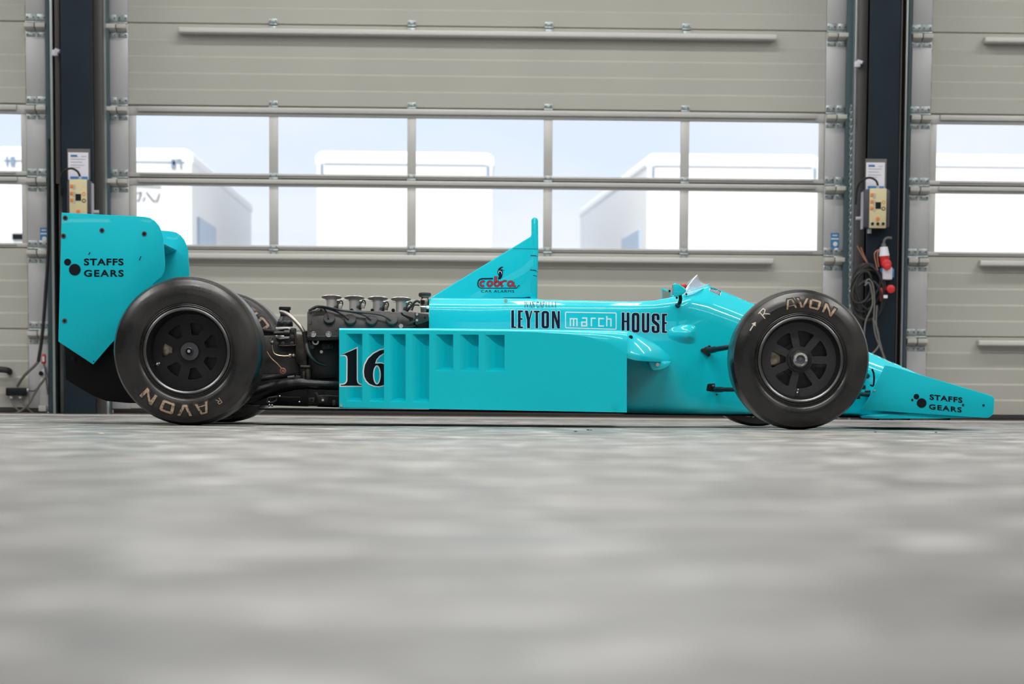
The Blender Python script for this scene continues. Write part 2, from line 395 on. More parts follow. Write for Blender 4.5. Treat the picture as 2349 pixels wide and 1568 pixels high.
# ------------------------------------------------------------------ sectional doors
X0 = PX(250, DW); X1 = PX(1935, DW); WD = X1-X0
J = [PZ(944, DW), PZ(763, DW), PZ(578, DW), PZ(414.5, DW), PZ(250, DW), PZ(62, DW)]; h5 = J[5]-J[4]
J += [J[5]+h5, J[5]+2*h5, J[5]+3*h5]
def lx(u): return PX(u, DW)-X0        # door-local x
CAPW = lx(297)
PAN = [(312, 617.5), (637.5, 934), (953.5, 1246.5), (1266.5, 1560), (1579.5, 1877)]
def panel_profile(z0, z1):            # (y, z) face towards the hall, with four shallow grooves
    P = [(0.012, z0+.001), (0, z0+.008)]
    for k in range(1, 5):
        z = z0+(z1-z0)*k/5
        P += [(-.008, z-.0075), (0.002, z+.0045)]
    return P+[(0, z1-.006), (.010, z1-.001)]
def make_door(name):
    root = struct(empty(name, (X0, DW, 0)))
    Y = DW
    W = lambda x: X0+x
    for i in range(8):
        z0, z1 = J[i], J[i+1]
        if i in (2+0, 3): continue
        pr = panel_profile(z0, z1); n = len(pr)
        mb = MB(); A = [(W(CAPW), Y+p[0], p[1]) for p in pr]+[(W(CAPW), Y+.045, z1-.001), (W(CAPW), Y+.045, z0+.001)]
        B = [(W(WD-CAPW), p[1], p[2]) for p in A]; k = len(A)
        mb.add(A+B, [tuple(range(k)), tuple(range(2*k-1, k-1, -1))]+[(j, (j+1) % k, (j+1) % k+k, j+k) for j in range(k)])
        build(mb, 'panel_section', M['door'], root, ang=20)
    gap = MB()
    for i in range(0, 9): gap.box(W(.01), W(WD-.01), Y+.012, Y+.04, J[i]-.004, J[i]+.004)
    build(gap, 'joint_seal', M['dark'], root)
    # glazed sections
    for (z0, z1, zp0, zp1, lip) in ((J[2], J[3], PZ(567, DW), PZ(432, DW), PZ(426, DW)), (J[3], J[4], PZ(403, DW), PZ(272, DW), PZ(264, DW))):
        a, b = W(CAPW), W(WD-CAPW)
        mb = MB()
        mb.box(W(CAPW), b, Y+.004, Y+.045, z0+.004, zp0)               # bottom rail
        mb.box(W(CAPW), b, Y+.004, Y+.045, zp1, z1-.004)               # top rail
        xs = [CAPW]+[v for p in PAN for v in (lx(p[0]), lx(p[1]))]+[WD-CAPW]
        for k in range(0, len(xs), 2): mb.box(W(xs[k]), W(xs[k+1]), Y+.010, Y+.045, zp0, zp1)
        fr = build(mb, 'window_frame', M['frame'], root, bevel=.002)
        build(MB().box(W(lx(318)), W(WD-lx(318)), Y-.022, Y+.004, lip, z1-.006).box(W(lx(322)), W(WD-lx(322)), Y-.008, Y+.004, zp0-.004, zp0-.016), 'rail', M['frame'], fr, bevel=.002)
        for k in range(1, len(xs)-1, 2):
            g = build(MB().box(W(xs[k]), W(xs[k+1]), Y+.026, Y+.032, zp0, zp1), 'pane', M['glass'], root)
    # end plates
    for i in range(8):
        for s in (0, 1):
            a, b = (0, CAPW) if s == 0 else (WD-CAPW, WD)
            mb = MB().box(W(a)+.002, W(b)-.001, Y-.004, Y+.045, J[i]+.003, J[i+1]-.003)
            build(mb, 'edge_plate', M['cap'], root, bevel=.002)
    # reinforcing bars below the joints
    for zt, zb in ((PZ(73, DW), PZ(86.5, DW)), (PZ(586.5, DW), PZ(597, DW)), (PZ(770, DW)+.0, PZ(783, DW))):
        bp = [(-.003, zt), (-.086, zt-.003), (-.092, zt-.008), (-.092, zt-.034), (-.086, zt-.040), (-.003, zt-.042)]; nb_ = len(bp)
        mb = MB().add([(W(lx(415)), Y+q[0], q[1]) for q in bp]+[(W(WD-lx(415)), Y+q[0], q[1]) for q in bp], [tuple(range(nb_)), tuple(range(2*nb_-1, nb_-1, -1))]+[(j, (j+1) % nb_, (j+1) % nb_+nb_, j+nb_) for j in range(nb_)])
        build(mb, 'stiffening_bar', M['bar'], root, bevel=.006)
    build(MB().box(W(.02), W(WD-.02), Y-.005, Y+.04, .0, J[0]-.001), 'bottom_seal', M['rubber2'], root, bevel=.004)
    # hinges at the ends: pairs of zinc plates and white boxes
    for i in range(1, 8):
        for s in (0, 1):
            x = (CAPW/2-.005) if s == 0 else (WD-CAPW/2+.005)
            h = tag(empty('edge_hinge', (x, 0, J[i]))); h.parent = root
            hx, hz = W(x), J[i]
            mb = MB()
            for q in (-1, 1):
                c = hx+q*.0375
                mb.box(c-.031, c+.031, Y-.007, Y-.004, hz+.008, hz+.052)
                mb.box(c-.031, c+.031, Y-.007, Y-.004, hz-.104, hz-.066)
            mb.cyl((hx-.072, Y-.014, hz-.004), (hx+.072, Y-.014, hz-.004), .009, 10)
            mb.cyl((hx, Y-.02, hz-.012), (hx+(-.12 if s == 0 else .12), Y-.02, hz-.012), .006, 8)
            o = build(mb, 'hinge_plate', M['hinge'], root, bevel=.001); o.parent = h; o.location = -Vector((x, 0, hz))
            mb = MB()
            for q in (-1, 1):
                c = hx+q*.0375
                mb.add([(c-.033, Y-.005, hz-.012), (c+.033, Y-.005, hz-.012), (c+.033, Y-.085, hz-.018), (c-.033, Y-.085, hz-.018),
                        (c-.033, Y-.005, hz-.066), (c+.033, Y-.005, hz-.066), (c+.033, Y-.085, hz-.046), (c-.033, Y-.085, hz-.046)],
                       [(0,1,2,3),(4,7,6,5),(0,3,7,4),(1,5,6,2),(3,2,6,7),(0,4,5,1)])
            o = build(mb, 'roller_box', M['hinge2'], root, bevel=.001); o.parent = h; o.location = -Vector((x, 0, hz))
            mb = MB()
            for q in (-1, 1):
                for e in (-1, 1):
                    c = hx+q*.0375+e*.021
                    mb.cyl((c, Y-.006, hz+.030), (c, Y-.0105, hz+.030), .006, 8).cyl((c, Y-.006, hz-.085), (c, Y-.0105, hz-.085), .005, 8)
            o = build(mb, 'screws', M['track'], root); o.parent = h; o.location = -Vector((x, 0, hz)); o['kind'] = 'stuff'
    for i in range(1, 8):
        for k in range(4):
            x = (lx(PAN[k][1])+lx(PAN[k+1][0]))/2; hx, hz = W(x), J[i]
            mb = MB().box(hx-.03, hx+.03, Y-.006, Y-.0005, hz+.004, hz+.040).box(hx-.03, hx+.03, Y-.006, Y-.0005, hz-.036, hz-.006)
            mb.cyl((hx-.03, Y-.012, hz), (hx+.03, Y-.012, hz), .008, 8)
            if i == 5: mb.box(hx-.026, hx+.026, Y-.085, Y-.0005, hz-.062, hz-.022)
            h = build(mb, 'centre_hinge', M['hinge'], root, bevel=.001)
            mb = MB()
            for e in (-1, 1):
                for zz in (.024, -.022): mb.cyl((hx+e*.019, Y-.006, hz+zz), (hx+e*.019, Y-.0095, hz+zz), .005, 8)
            build(mb, 'screw_heads', M['track'], h)
    return root
d2 = make_door('door_2')
PITCH_R = PX(2085, DW)-X0; PITCH_L = X1-PX(109, DW)
d3 = copy_tree(d2); d3.name = 'door_3'; d3.location.x = X0+PITCH_R
d1 = copy_tree(d2); d1.name = 'door_1'; d1.location.x = X0-PITCH_L
# pull handle, only on the left door
mb = MB().tube([at(-40, 848, 19.40), at(-10, 847, 19.37), at(12, 848, 19.37), at(21, 851, 19.40), at(22, 853, 19.49)], .022, 12)
build(mb, 'door_handle', M['rubber2'], d1)

# ------------------------------------------------------------------ columns, tracks, seals
def vstrip(name, ua, ub, Y, depth, ma, z0=0, z1=4.6, bevel=.003):
    a, b = PX(ua, Y), PX(ub, Y)
    return struct(build(MB().box(a, b, Y, Y+depth, z0, z1), name, ma, bevel=bevel))
CL = (PX(142, 19.0), PX(215, 19.0)); CR = (PX(1989, 19.0), PX(2058, 19.0))
def hcol(name, a, b):        # steel column: face plate, set-back web and rear flange
    mb = MB().box(a, b, 19.0, 19.03, 0.0, CEIL).box(a+.03, b-.03, 19.02, 19.30, 0, CEIL).box(a-.005, b+.005, 19.28, 19.56, 0, CEIL)
    return struct(build(mb, name, M['column'], bevel=.004))
hcol('trim_3', *CL); hcol('trim_4', *CR)
# galvanised guide rails and dark seals
vstrip('trim_5', 217, 237, 19.20, .28, M['track']); vstrip('trim_6', 237.5, 242, 19.30, .18, M['galv']); vstrip('trim_7', 242.5, 252, 19.42, .06, M['teal'])
vstrip('trim_8', 129, 140.5, 19.25, .2, M['track'], z0=PZ(421, 19.25, 130)); vstrip('trim_9', 117.5, 124, 19.28, .2, M['galv']); vstrip('trim_10', 107, 117.5, 19.43, .05, M['teal'])
vstrip('trim_11', 124, 130, 19.36, .1, M['dark'])
vstrip('trim_12', 1964, 1984, 19.20, .28, M['track']); vstrip('trim_13', 1955.5, 1960.5, 19.30, .18, M['galv']); vstrip('trim_14', 1937, 1955, 19.42, .06, M['teal'])
vstrip('trim_15', 2059, 2063, 19.20, .2, M['track']); vstrip('trim_16', 2071, 2076, 19.28, .2, M['galv']); vstrip('trim_17', 2063, 2071, 19.36, .1, M['dark']); vstrip('trim_18', 2077, 2084, 19.42, .06, M['teal'])
# guide-rail foot and bottom bracket of the middle door
mb = MB(); a = at(245, 954, 19.3); b = at(251, 918, 19.3); mb.box(a.x, b.x, 19.27, 19.32, 0, b.z)
struct(build(mb, 'trim_19', M['galv'], bevel=.003))

# ------------------------------------------------------------------ things on the columns
def sheet(u0_, u1, v0, v1, Y, side):
    a, b, c, d = at(u0_, v1, Y), at(u1, v1, Y), at(u1, v0, Y), at(u0_, v0, Y)
    x0, x1, z0, z1 = a.x, c.x, a.z, c.z
    t = empty('document_pocket', ((x0+x1)/2, Y, z0), 'printed white notice in a clear pocket above the control box on the %s column' % side, 'notice', 'notices on the columns')
    build(MB().box(x0, x1, Y-.004, Y-.001, z0, z1-.02), 'paper_sheet', M['paper'], t)
    build(MB().box(x0-.006, x1+.012, Y-.001, Y+.0, z0, z1+.005), 'pocket', M['greyc'], t)
    w = x1-x0; h = z1-z0
    build(MB().box(x0+.12*w, x0+.45*w, Y-.0055, Y-.004, z1-.075*h-.02, z1-.02-.14*h), 'blue_heading', M['bluep'], t)
    mb = MB()
    for (fa, fb, fz) in ((.12, .5, .22), (.65, .9, .21), (.12, .85, .30), (.12, .7, .40), (.12, .8, .50), (.12, .6, .58)):
        mb.box(x0+fa*w, x0+fb*w, Y-.0055, Y-.004, z1-fz*h, z1-fz*h-.006)
    build(mb, 'printed_lines', M['greyp'], t)
    build(MB().box(x0+.1*w, x1-.03*w, Y-.006, Y-.004, z0+.0, z0+.022), 'blue_edge', M['bluep'], t)
sheet(157, 202.5, 343, 412, 18.995, 'left'); sheet(1986, 2030, 366, 434, 18.995, 'right')
def control_box(uc0, uc1, v0, v1, ul, ur, side):
    Y = 18.86
    a, c = at(uc0, v1, Y), at(uc1, v0, Y); xl, xr = PX(ul, Y), PX(ur, Y)
    t = empty('door_control_box', ((a.x+c.x)/2, 19.0, a.z), 'dark door control box with cream front panel on the %s column' % side, 'control box', 'door control boxes')
    build(MB().box(xl, xr, Y+.02, 19.0, a.z+.003, c.z-.004), 'casing', mat('dark_grey_casing', (.045, .048, .065), .5), t, bevel=.012)
    build(MB().box(a.x, c.x, Y, Y+.03, a.z, c.z), 'front_panel', M['cream'], t, bevel=.004)
    w = c.x-a.x; h = c.z-a.z; P = lambda fx, fz: (a.x+fx*w, c.z-fz*h)
    for k, fz in enumerate((.17, .34, .50)):
        x, z = P(.14, fz); build(MB().box(x-.011, x+.011, Y-.003, Y+.002, z-.012, z+.012), 'button', M['orange'], t, bevel=.001)
        x, z = P(.28, fz+.02); build(MB().box(x-.010, x+.010, Y-.002, Y+.002, z-.018, z+.016), 'symbol_plate', mat('pale_symbol', (.40, .40, .34), .6), t)
    x, z = P(.51, .43); build(MB().box(x-.0185, x+.0185, Y-.003, Y+.002, z-.022, z+.022), 'display', M['ink'], t)
    for fz, mm, mt in ((.17, .009, 'offwhite'), (.35, .012, 'orange'), (.51, .013, 'ink')):
        x, z = P(.83, fz); build(MB().lathe([(mm, 0), (mm, -.003), (mm*.65, -.003), (mm*.65, 0)], (x, Y+.001, z), seg=20, closed=True), 'symbol_ring', M[mt], t)
    x, z = P(.5, .775); build(MB().cyl((x, Y+.001, z), (x, Y-.003, z), .014, 20), 'round_badge', M['orange'], t)
    for fx in (.18, .5, .82):
        x, z = P(fx, .895); build(MB().cyl((x, Y+.001, z), (x, Y-.012, z), .010, 16), 'cable_gland', M['ink'], t)
    x = P(.55, 0)[0]
    build(MB().cyl((x, Y+.06, c.z-.01), (x, Y+.06, c.z+.022), .011, 12), 'gland_nut', M['greyp'], t)
    zz = c.z+.02
    mb = MB().tube([(x, Y+.06, zz), (x-.015, Y+.05, zz+.035), (x-.06, Y+.05, zz+.055), (x-.11, Y+.06, zz+.035), (x-.135, Y+.1, zz-.01), (x-.14, Y+.13, zz-.12)], .0075, 10)
    build(mb, 'supply_cable', M['rubber2'], t)
    s = -1 if side == 'right' else 1
    ex = xl if side == 'right' else xr
    build(MB().cyl((ex, Y+.1, a.z+.07), (ex+s*.045, Y+.1, a.z+.07), .012, 12).box(ex, ex+s*.008, Y+.06, Y+.13, a.z-.003, c.z-.02), 'side_rail', M['greyp'], t)
    build(MB().cyl((xl+.05, Y+.1, a.z), (xl+.05, Y+.1, a.z-.03), .014, 12), 'bottom_gland', M['paper'], t)
control_box(159.5, 199, 411, 507, 153, 207, 'left')
control_box(1994, 2034, 432, 522.5, 1983, 2042, 'right')

# white limit switches high on the rails
for (u, v, lab) in ((127, 118, 'small white sensor high on the rail beside the left column'), (1967, 144, 'small white sensor high on the rail beside the right column')):
    p = at(u, v, 19.18)
    t = empty('rail_sensor', p, lab, 'sensor', 'rail sensors')
    build(MB().box(p.x-.022, p.x+.02, 19.16, 19.2, p.z-.03, p.z+.01), 'sensor_body', M['paper'], t, bevel=.006)
    build(MB().cyl((p.x, 19.18, p.z+.012), (p.x+.035, 19.16, p.z-.002), .012, 12), 'sensor_head', M['paper'], t)

# blue stickers on the end plates
for (ua, ub, va, vb, lab) in ((92, 109.5, 522, 558, 'blue safety sticker on the plate beside the left column'), (1905, 1925, 534, 570, 'blue safety sticker on the plate beside the right column')):
    Y = DW-.0045
    a, c = at(ua, vb, Y), at(ub, va, Y); w = c.x-a.x; h = c.z-a.z
    t = empty('safety_sticker', (a.x+w/2, Y, a.z), lab, 'sticker', 'blue safety stickers')
    build(MB().box(a.x, c.x, Y-.001, Y, a.z, c.z), 'sticker_sheet', M['bluep'], t)
    build(MB().box(a.x+.05*w, c.x-.05*w, Y-.002, Y-.001, a.z+.58*h, a.z+.66*h), 'white_band', M['white'], t)
    build(MB().cyl((a.x+w*.55, Y-.001, a.z+.30*h), (a.x+w*.55, Y-.002, a.z+.30*h), .016, 18), 'white_symbol', M['white'], t)
    build(MB().box(a.x+.2*w, a.x+.8*w, Y-.002, Y-.001, a.z+.8*h, a.z+.88*h), 'printed_line', M['paper'], t)
    zz = c.z+.03
    n_ = build(MB().box(a.x+.1*w, c.x-.15*w, Y-.0008, Y, zz, zz+.155), 'data_plate', mat('pale_print_plate', (.50, .50, .51), .5), None)
    tag(n_, 'pale printed data label above the blue sticker beside the %s column' % ('left' if ua < 500 else 'right'), 'label', 'door data labels')
    mb = MB()
    for k in range(9): mb.box(a.x+.16*w, c.x-(.2+.06*(k % 3))*w, Y-.0016, Y-.0008, zz+.014+.015*k, zz+.019+.015*k)
    build(mb, 'printed_text', M['greyp'], n_)

# hand chain beside the right column (hangs along the rail)
def chain(name, u, v0, v1, Y, lab, r=.0105):
    a, b = at(u, v0, Y), at(u-3, v1, Y); n = int((a.z-b.z)/(r*2.3)); mb = MB()
    for i in range(n):
        p = a.lerp(b, i/n); pts = []
        for k in range(10):
            t = 2*pi*k/10; q = (r*.75*cos(t), 0) if i % 2 else (0, r*.75*cos(t))
            pts.append((p.x+q[0], p.y+q[1], p.z+r*1.7*sin(t)))
        mb.tube(pts, r*.33, 5, 0, closed=True)
    return tag(build(mb, name, M['galv']), lab, 'chain', 'hand chains')
chain('hand_chain', 1952.5, 245, 720, 19.26, 'long galvanised hand chain hanging by the right column')
# coiled black cable beside the left column
mb = MB(); pts = []
ctr = smooth_path([at(113, 318, 19.34), at(112.5, 420, 19.33), at(111.5, 500, 19.32), at(110.5, 580, 19.30), at(106, 650, 19.29), at(102, 710, 19.29), at(96, 775, 19.29), at(88, 829, 19.29)], 10)
tot = 0; ring_ = 8; N_ = 1500
for i in range(N_):
    f_ = i/(N_-1)*(len(ctr)-1); k = min(int(f_), len(ctr)-2); p = ctr[k].lerp(ctr[k+1], f_-k)
    t = 2*pi*i/ring_; pts.append(p+Vector((.011*cos(t), .011*sin(t), 0)))
mb.tube(pts, .0032, 4, 0)
cc = empty('coiled_cable', ctr[-1], 'black coiled cable hanging beside the left column to the junction box', 'cable')
build(mb, 'coil', M['rubber2'], cc)
build(MB().tube([at(88, 829, 19.29), at(76, 842, 19.3), at(55, 862, 19.35), at(40, 885, 19.42)], .010, 8), 'straight_end', M['greyc'], cc)
# junction box on the left door
Y = 19.42; a, c = at(13, 907, Y), at(60, 889, Y)
t = empty('junction_box', (a.x, Y, a.z), 'small black junction box with cables low on the left door', 'junction box')
build(MB().box(a.x, c.x, Y, DW-.004, a.z, c.z), 'casing', M['ink'], t, bevel=.006)
for (u, v, du, dv) in ((25, 908, 1, 5), (46, 908, 1, 5), (61, 895, 4, 0)):
    build(MB().cyl(at(u, v-1, Y+.03), at(u+du, v+dv, Y+.03), .012, 12), 'cable_gland', M['paper'], t)
build(MB().tube([at(26, 912, Y+.03), at(29, 925, Y+.02), at(38, 937, Y), at(50, 946, Y-.02)], .006, 8).tube([at(47, 912, Y+.03), at(52, 925, Y+.02), at(64, 937, Y), at(76, 947, Y-.02)], .006, 8)
      .tube([at(65, 895, Y+.03), at(78, 896, Y), at(90, 886, Y-.04)], .006, 8).tube([at(104, 866, Y-.08), at(90, 885, Y-.08), at(78, 905, Y-.07), at(66, 926, Y-.06), at(45, 944, Y-.04), at(20, 952, Y-.02)], .0085, 8), 'cables', M['greyc'], t)
# red and white pull tab with rope, bottom cable anchor
p = at(100, 823, 19.40)
t = empty('pull_tab', p, 'small red and white tab hanging above the junction box cables', 'pull tab')
build(MB().box(p.x-.016, p.x+.016, 19.39, 19.42, p.z-.036, p.z+.036), 'tab_body', M['redp'], t, bevel=.012)
build(MB().box(p.x-.008, p.x+.008, 19.386, 19.392, p.z-.018, p.z+.018), 'white_patch', M['paper'], t)
build(MB().tube([at(100, 834, 19.4), at(103, 842, 19.4), at(106, 870, 19.41), at(110, 905, 19.41)], .006, 8), 'rope', M['greyc'], t)
a, c = at(89, 945, 19.44), at(110, 842, 19.44)
mb = MB().prism([(a.x+.006, a.z), (c.x, a.z), (c.x, a.z+.22), (a.x+.05, c.z), (a.x+.02, c.z-.02), (a.x+.004, a.z+.2)], 19.44, 19.475)
o = tag(build(mb, 'anchor_bracket', M['cap'], bevel=.003), 'galvanised bottom bracket beside the foot of the left column', 'bracket')
build(MB().box(a.x+.004, c.x-.01, 19.40, 19.445, a.z+.006, a.z+.045), 'roller_bracket', M['hinge2'], o, bevel=.003)
build(MB().cyl(at(94, 856, 19.44), at(94, 856, 19.425), .016, 16), 'bolt', M['ink'], o)
# black cable coil on the right column
t = empty('cable_coil', at(1992, 735, 18.94), 'tangled coil of black cable hanging on the right column', 'cable')
mb = MB()
for (cx_, cy_, rx, ry, an, jit) in ((1990, 668, 37, 60, .10, 0), (1991, 670, 39, 64, -.05, 1), (1988, 660, 33, 55, .2, 2), (1994, 672, 36, 62, .0, 3), (1986, 655, 30, 40, .5, 4), (1997, 664, 31, 54, -.2, 5), (1990, 690, 34, 46, .1, 6), (1978, 660, 20, 38, .3, 7)):
    pts = []
    for k in range(16):
        q = 2*pi*k/16; rr = 1+.04*sin(3*q+jit); x_ = rx*cos(q)*rr; y_ = ry*sin(q)*rr
        pts.append(at(cx_+x_*cos(an)-y_*sin(an), cy_+x_*sin(an)+y_*cos(an), 18.965-.008*jit+.012*sin(2*q+jit)))
    mb.tube(pts, .0085, 8, 3, closed=True)
build(mb, 'cable_loops', M['rubber2'], t)
mb = MB()
for P in ([(1985, 650), (1992, 640), (2002, 652), (2006, 690), (2004, 735)], [(1984, 655), (1993, 648), (1999, 665), (2001, 700), (1985, 740), (1981, 800)],
          [(2012, 700), (2010, 745), (2020, 790), (2030, 830)], [(2003, 730), (2014, 760), (2016, 790), (2006, 806), (1998, 812)], [(2003, 730), (2009, 770), (2026, 812), (2034, 835)]):
    mb.tube([at(u, v, 18.90) for u, v in P], .006, 8)
build(mb, 'grey_cables', M['greyc'], t)
tag(build(MB().tube([at(u, v, 18.98) for u, v in ((1966, 563), (1978, 585), (1987, 600), (1998, 618))], .0045, 6).tube([at(u, v, 18.98) for u, v in ((1975, 567), (1983, 588), (1995, 612))], .0045, 6), 'bare_copper_wires', M['copper']), 'bare copper wires sticking out above the black cable coil', 'wire')
# plug and socket unit
t = empty('plug_and_socket', at(2034, 690, 18.95), 'red and white industrial plug and socket on the right column', 'socket')
pp = lambda u, v: at(u+1.5, v, 18.93)
build(MB().tube([pp(2044, 546), pp(2035, 545), pp(2028, 549), pp(2025, 560)], .009, 10).cyl(pp(2025, 558), pp(2026, 568), .016, 14), 'cord', M['greyc'], t)
build(MB().cyl(pp(2026, 566), pp(2027, 587), .026, 20, .036), 'plug_body', M['paper'], t)
build(MB().cyl(pp(2027, 587), pp(2029, 607), .034, 20, .030), 'plug_sleeve', M['redp'], t)
build(MB().cyl(pp(2031, 606)+Vector((0, -.04, 0)), pp(2031, 606)+Vector((0, .03, 0)), .033, 24).cyl(pp(2032, 612)+Vector((0, -.06, 0)), pp(2032, 612)+Vector((0, -.02, 0)), .024, 20), 'socket_flange', M['redp'], t, bevel=.004)
a, c = pp(2023, 641), pp(2046, 612)
build(MB().box(a.x, c.x, 18.93, 19.0, a.z, c.z), 'socket_housing', M['paper'], t, bevel=.008)
build(MB().box(a.x-.012, a.x, 18.95, 19.0, c.z-.045, c.z-.01), 'blue_clip', M['bluep'], t, bevel=.003)
build(MB().box(c.x, c.x+.014, 18.95, 19.0, c.z-.07, c.z-.01), 'blue_clip', M['bluep'], t, bevel=.003)
build(MB().box(pp(2029, 0).x, pp(2041, 0).x, 18.92, 18.98, pp(0, 672).z, pp(0, 641).z), 'lower_socket', M['redp'], t, bevel=.006)
build(MB().cyl(pp(2040, 663)+Vector((0, -.05, 0)), pp(2040, 663)+Vector((0, .02, 0)), .028, 24), 'socket_cap', M['redp'], t, bevel=.004)
build(MB().box(pp(2035, 0).x, pp(2044, 0).x, 18.875, 18.885, pp(0, 666).z, pp(0, 659).z), 'white_label', M['paper'], t)
build(MB().tube([pp(2020, 570), pp(2005, 580), pp(2008, 605), pp(2012, 620)], .0045, 6).tube([pp(2019, 574), pp(2011, 582), pp(2014, 612)], .0045, 6), 'copper_wires', M['copper'], t)

# ------------------------------------------------------------------ trucks outside, behind the glass
def truck(name, lab, ul, ur, vt, Y, L_, cap=True, badge=None, panel=None, hinge=(), skew=0):
    a, c = at(ul, 700, Y), at(ur, vt, Y); x0, x1, H = a.x, c.x, c.z
    t = empty(name, ((x0+x1)/2, Y, -.05), lab, 'truck', 'white trucks parked outside')
    r = .13; pts = [(x0+.02, .95), (x1-.02, .95), (x1-.02, H-.22), (x1, H-.20), (x1, H-r)]+[(x1-r+r*cos(radians(q)), H-r+r*.8*sin(radians(q))) for q in (25, 50, 75, 90)]
    pts += [(x0+r-r*cos(radians(q)), H-r+r*.8*sin(radians(q))) for q in (90, 75, 50, 25)]+[(x0, H-r), (x0, H-.20), (x0+.02, H-.22)]
    n = len(pts)
    A = [(x, Y, z) for x, z in pts]; B = [(x+skew*L_, Y+L_, z) for x, z in pts]
    mb = MB().add(A+B, [tuple(range(n)), tuple(range(2*n-1, n-1, -1))]+[(i, i+n, (i+1) % n+n, (i+1) % n) for i in range(n)])
    build(mb, 'cargo_box', M['truckw'], t, bevel=.03)
    if cap:
        build(MB().box(x0+.12, x1-.12, Y-.02, Y, H-.195, H-.18), 'roof_moulding', M['truckg'], t)
    for u in hinge:
        x = PX(u, Y, 380); build(MB().box(x-.012, x+.012, Y-.03, Y, H-.34, H-.20), 'door_bar', M['truckb'], t)
    if badge:
        for (u0_, u1, v0, v1, mt) in badge:
            p, q = at(u0_, v1, Y-.03), at(u1, v0, Y-.03); build(MB().box(p.x, q.x, Y-.03, Y, p.z, q.z), 'badge', M[mt], t)
    if panel:
        s, y0, y1, z0, z1 = panel; x = x1-.02 if s > 0 else x0+.02
        xa, xb = x+skew*y0, x+skew*y1
        e = .03*s
        mb = MB().add([(xa, Y+y0, z0), (xb, Y+y1, z0), (xb, Y+y1, z1), (xa, Y+y0, z1), (xa+e, Y+y0, z0), (xb+e, Y+y1, z0), (xb+e, Y+y1, z1), (xa+e, Y+y0, z1)],
                      [(0,1,2,3),(4,7,6,5),(0,4,5,1),(1,5,6,2),(2,6,7,3),(3,7,4,0)])
        build(mb, 'side_panel', M['truckp'], t)
    mb = MB().box(x0+.3, x1-.3, Y+.1, Y+L_-.1, .6, .95); build(mb, 'chassis', M['ink'], t)
    for yy in (Y+.9, Y+L_-1.2):
        for s in (x0+.22, x1-.22):
            build(MB().cyl((s-.14, yy, .45), (s+.14, yy, .45), .5, 24), 'wheel', M['rubber2'], t)
    return t
tA = truck('box_truck', 'white truck with dark lettering seen through the leftmost panes of the middle door', -10, 444, 336, 35.6, 9.2, badge=[(393, 402, 365, 384, 'truckb'), (396, 401, 369, 378, 'redp'), (404, 416, 365, 367, 'truckb'), (413, 416, 366, 385, 'truckb'), (24, 33, 359, 378, 'truckb'), (14, 17, 358, 379, 'truckb'), (28, 57, 536, 549, 'ink')], panel=(1, .6, 2.9, 1.35, 2.45))
Y = 35.6
for pl in ([(335, 440), (352, 461), (360, 461), (366, 443)], [(327, 461), (333, 452)], [(312, 443), (324, 441), (318, 460), (311, 460)], [(312, 426), (370, 429)]):
    art('lettering', one(stroke(pl, 2.2)), M['ink'], tA, on_plane(Y-.02))
truck('box_truck', 'white truck whose whole face shows through the panes behind the fin', 723, 1134, 346, 38.5, 7.5, hinge=(738, 1119), skew=.0)
truck('box_truck', 'white truck with a blue-grey side panel behind the right panes of the middle door', 1478, 1882, 351, 38.0, 10.5, hinge=(1498, 1869), panel=(-1, .7, 3.1, 1.1, 2.5), skew=-.05)
truck('box_truck', 'white truck filling the panes of the right-hand door', 2060, 2465, 352, 38.3, 9, hinge=(2448,))

# ================================================================== the racing car
YC = 13.35                       # centre line of the car
MIRY = lambda y: 2*YC-y
RX, RR, FX, FR = -1.288, .328, 1.434, .312
car = empty('racing_car', (0, YC, 0), 'turquoise open-wheel racing car number 16 parked on the hall floor', 'racing car')

